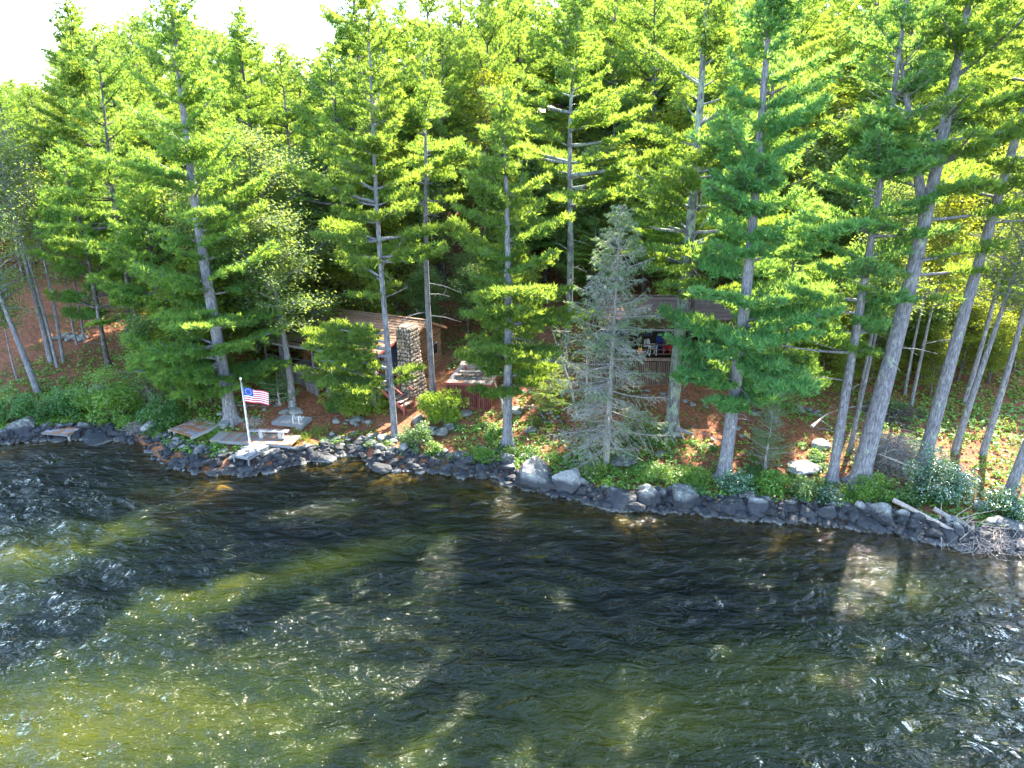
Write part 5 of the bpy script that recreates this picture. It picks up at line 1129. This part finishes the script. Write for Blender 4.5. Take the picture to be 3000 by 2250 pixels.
# --- ground plants, grass and litter as stuff
def fill_cover():
    rs = np.random.RandomState(77); N_ = 60000
    u = rs.uniform(-100, 3100, N_); x = rs.uniform(-36, 36, N_); y = rs.uniform(28, 62, N_); d = y - ys(x)
    nz = fnoise(x * 1.3, y * 1.3, 2, 22, .6); right = x > 16
    dens = np.where(d < 3.2, .85, np.where(d < 6, .55, .24)) + .22 * np.clip(nz, -1, 1.6)
    dens = np.where((x < -3) & (x > -15) & (d < 9), dens - .55, dens)          # bare needle floor by the docks
    dens = np.where((x > -3) & (x < 9) & (d < 4.5), dens + .25, dens)
    dens = np.where((x > 9) & (x < 16) & (d > 3), dens - .25, dens)
    dens = np.where(right & (d > 8), dens + .35, dens); dens = np.where((x < -17) & (d < 7), dens + .45, dens)
    dens = np.where((d < .8) | (d > 34), 0, dens)
    for (a, b, c, e) in [(-15, 40.5, -4.5, 48.5), (-5.2, 40.8, -.4, 46), (5, 41.5, 14.2, 47.5)]: dens = np.where((x > a) & (x < c) & (y > b) & (y < e), 0, dens)
    k = rs.uniform(0, 1, N_) < dens * .8; x, y, d = x[k], y[k], d[k]; z = hgt(x, y); n = len(x)
    per = 5; tb = rs.uniform(0, 1, n); B = np.repeat(np.stack([x, y, z], 1), per, 0); off = rs.normal(0, 1, (n * per, 3)) * [.10, .10, .0]; hh = np.repeat(rs.uniform(.06, .30, n), per) * rs.uniform(.3, 1, n * per)
    off[:, 2] = hh; a = Acc(); leaves(a, B + off, rs.uniform(.12, .24, n * per), rs, 1.0, tone=np.clip(np.repeat(tb, per) * .6 + rs.uniform(0, .4, n * per), 0, 1), asp=.6)
    link('ground_plants', a.mesh('ground_plants', M['cover']), kind='stuff', label='low green leafy plants covering the bank')
    # grass tufts
    P = []
    for (u, v, r, m) in [(900, 1285, 1.0, 60), (935, 1265, .8, 40), (870, 1262, .4, 12), (1015, 1305, .5, 22), (1590, 1038, .9, 120), (1560, 1036, .6, 60), (1620, 1040, .5, 50), (650, 1280, .5, 20), (1700, 1400, 1.0, 60), (1160, 1135, .4, 20), (1750, 1385, .8, 40), (600, 1275, .7, 50), (1640, 985, .9, 60)]:
        g = G(u, v)
        for _ in range(m): q = rs.normal(0, r * .45, 2); P.append([g[0] + q[0], g[1] + q[1], hz(g[0] + q[0], g[1] + q[1])])
    a = Acc(); tufts(a, P, np.tile([0, 0, 1.], (len(P), 1)), .30, 9, rs, .38, .09); link('grass', a.mesh('grass', M['grass']), kind='stuff', label='yellow-green grass tufts among the stones')
    n = 9000; x = rs.uniform(-30, 30, n); y = rs.uniform(30, 58, n); d = y - ys(x); k = d > .5; x, y = x[k], y[k]; a = Acc()
    leaves(a, np.stack([x, y, hgt(x, y) + .03], 1), rs.uniform(.07, .15, len(x)), rs, 3.0, asp=.6); link('leaf_litter', a.mesh('leaf_litter', M['litter']), kind='stuff', label='dry brown leaves scattered on the needle floor')
    a = Acc(); n = 700; x = rs.uniform(-28, 30, n); y = rs.uniform(30, 52, n); k = y - ys(x) > 1; x, y = x[k], y[k]; th = rs.uniform(0, 3.14, len(x)); L = rs.uniform(.15, .8, len(x))
    P0 = np.stack([x, y, hgt(x, y) + .03], 1); x2, y2 = x + np.cos(th) * L, y + np.sin(th) * L; prisms(a, P0, np.stack([x2, y2, hgt(x2, y2) + .05], 1), np.full(len(x), .014)); link('fallen_twigs', a.mesh('fallen_twigs', M['deadwood']), kind='stuff', label='fallen grey twigs on the needle floor')
fill_cover()
# --- brush pile, fallen log, driftwood, dead shrub
rs = np.random.RandomState(9)
def bramble(name, px, n, L, hgt_, mat, label, cat, r=.02, spread=(1.6, 1.2)):
    g = G(*px); a = Acc(); P0 = []; P1 = []; e = link(name, None, loc=g, label=label, category=cat)
    for k in range(n):
        q = np.array([rs.normal(0, spread[0] * .5), rs.normal(0, spread[1] * .5), 0]); rr = max(0, 1 - (q[0] / spread[0]) ** 2 - (q[1] / spread[1]) ** 2); q[2] = rs.uniform(0, hgt_ * (.3 + .7 * rr)) + hz(g[0] + q[0], g[1] + q[1]) - g[2]
        th = rs.uniform(0, 6.28); d = np.array([math.cos(th), math.sin(th), rs.normal(0, .22)]) * rs.uniform(.3, 1) * L; bend = rs.normal(0, .12, 3) * L
        tube(a, [q - d / 2, q + bend, q + d / 2], [r * rs.uniform(.5, 1.3), r * .8, r * .3], 4, False)
        for s_ in (.3, .7): b = q + d * (s_ - .3); P0.append(b); P1.append(b + rs.normal(0, .22 * L, 3))
    prisms(a, P0, P1, np.full(len(P0), r * .45)); link('branches', a.mesh(name, M[mat]), e); return e
bramble('brush_pile', (2612, 1345), 620, 1.3, .9, 'deadwood', 'tangled grey brush pile between the two big leaning pines', 'brush pile', .018, (1.9, 2.0))
bramble('brush_pile', (2600, 1215), 160, 1.5, .5, 'bark_dark', 'dark brush heap further up the slope behind the brush pile', 'brush pile', .03, (1.6, 1.0))
bramble('dead_shrub', (395, 1275), 130, 1.0, .8, 'deadwood', 'bare grey twiggy shrub over the shady left bank', 'dead shrub', .012, (1.0, .6))
bramble('driftwood', (2905, 1600), 170, 1.6, .5, 'drift', 'bleached tangle of driftwood branches at the right waterline', 'driftwood', .016, (1.7, .7))
bramble('dead_twigs', (745, 1245), 50, .8, .3, 'drift', 'small heap of pale sticks behind the flagpole', 'sticks', .015, (.6, .4))
def log(name, pts, r, mat, label, cat='log', limbs=0):
    P = [on_z(u, v, z) for u, v, z in pts]; o_ = np.array(P[0]); e = link(name, None, loc=o_, label=label, category=cat); a = Acc(); tube(a, [np.array(p) - o_ for p in P], np.linspace(r, r * .35, len(P)), 9); link('trunk', a.mesh(name, M[mat], True), e)
    if limbs:
        b = Acc(); d = np.array(P[-1]) - o_
        for k in range(limbs): q = d * rs.uniform(.45, 1); w_ = rs.normal(0, .55, 3) + [.3, 0, .25]; tube(b, [q, q + w_ * .5 + [0, 0, .1], q + w_], [.03, .02, .006], 5, False)
        link('branches', b.mesh(name + '_limbs', M[mat], True), e)
log('fallen_log', [(2617, 1465, .9), (2796, 1556, .45), (2923, 1606, .08)], .13, 'drift', 'long bleached fallen trunk reaching down the right bank into the water', limbs=14)
log('fallen_log', [(2735, 1490, 1.0), (2800, 1525, .7), (2880, 1560, .4)], .12, 'deadwood', 'thicker grey log lying above the bleached fallen trunk', limbs=5)
log('fallen_log', [(2700, 1378, 1.9), (2625, 1350, 1.95), (2575, 1330, 2.0)], .07, 'drift', 'short pale log lying across the front of the brush pile', limbs=4)
log('fallen_log', [(2378, 1250, 2.3), (2425, 1210, 2.6)], .09, 'deadwood', 'splintered grey log left of the straight slim pine', limbs=2)
log('tree_root', [(1975, 1255, 1.9), (2000, 1262, 1.75), (2030, 1272, 1.6)], .2, 'bark', 'spreading pale root running right from the wide pine', 'root')
for k, (u, v) in enumerate([(470, 1175), (455, 1178), (420, 1172)]):
    p = G(u + 5, v + 40); e = link('dead_sapling', None, loc=p, label=['tall bare dead sapling above the left bank', 'middle bare dead sapling above the left bank', 'short bare dead sapling above the left bank'][k], category='dead sapling'); a = Acc(); t_ = np.array([-.9 + .5 * k, 0, 2.4 - .4 * k]); tube(a, [(0, 0, 0), t_ * .5 + [.1, 0, 0], t_], [.04, .03, .01], 6)
    for j in range(16): q = t_ * rs.uniform(.3, 1); w_ = rs.normal(0, .4, 3) + [0, 0, .15]; tube(a, [q, q + w_ * .5, q + w_], [.014, .01, .004], 4, False)
    link('trunk', a.mesh('dead_sapling', M['deadwood']), e)
print('objects', len(COL.objects), 'woods', cnt, 'tris', sum(sum(1 if len(p.vertices) == 3 else 2 for p in me.polygons) for me in bpy.data.meshes if len(me.polygons) < 1) , 'polys', sum(len(me.polygons) for me in bpy.data.meshes))
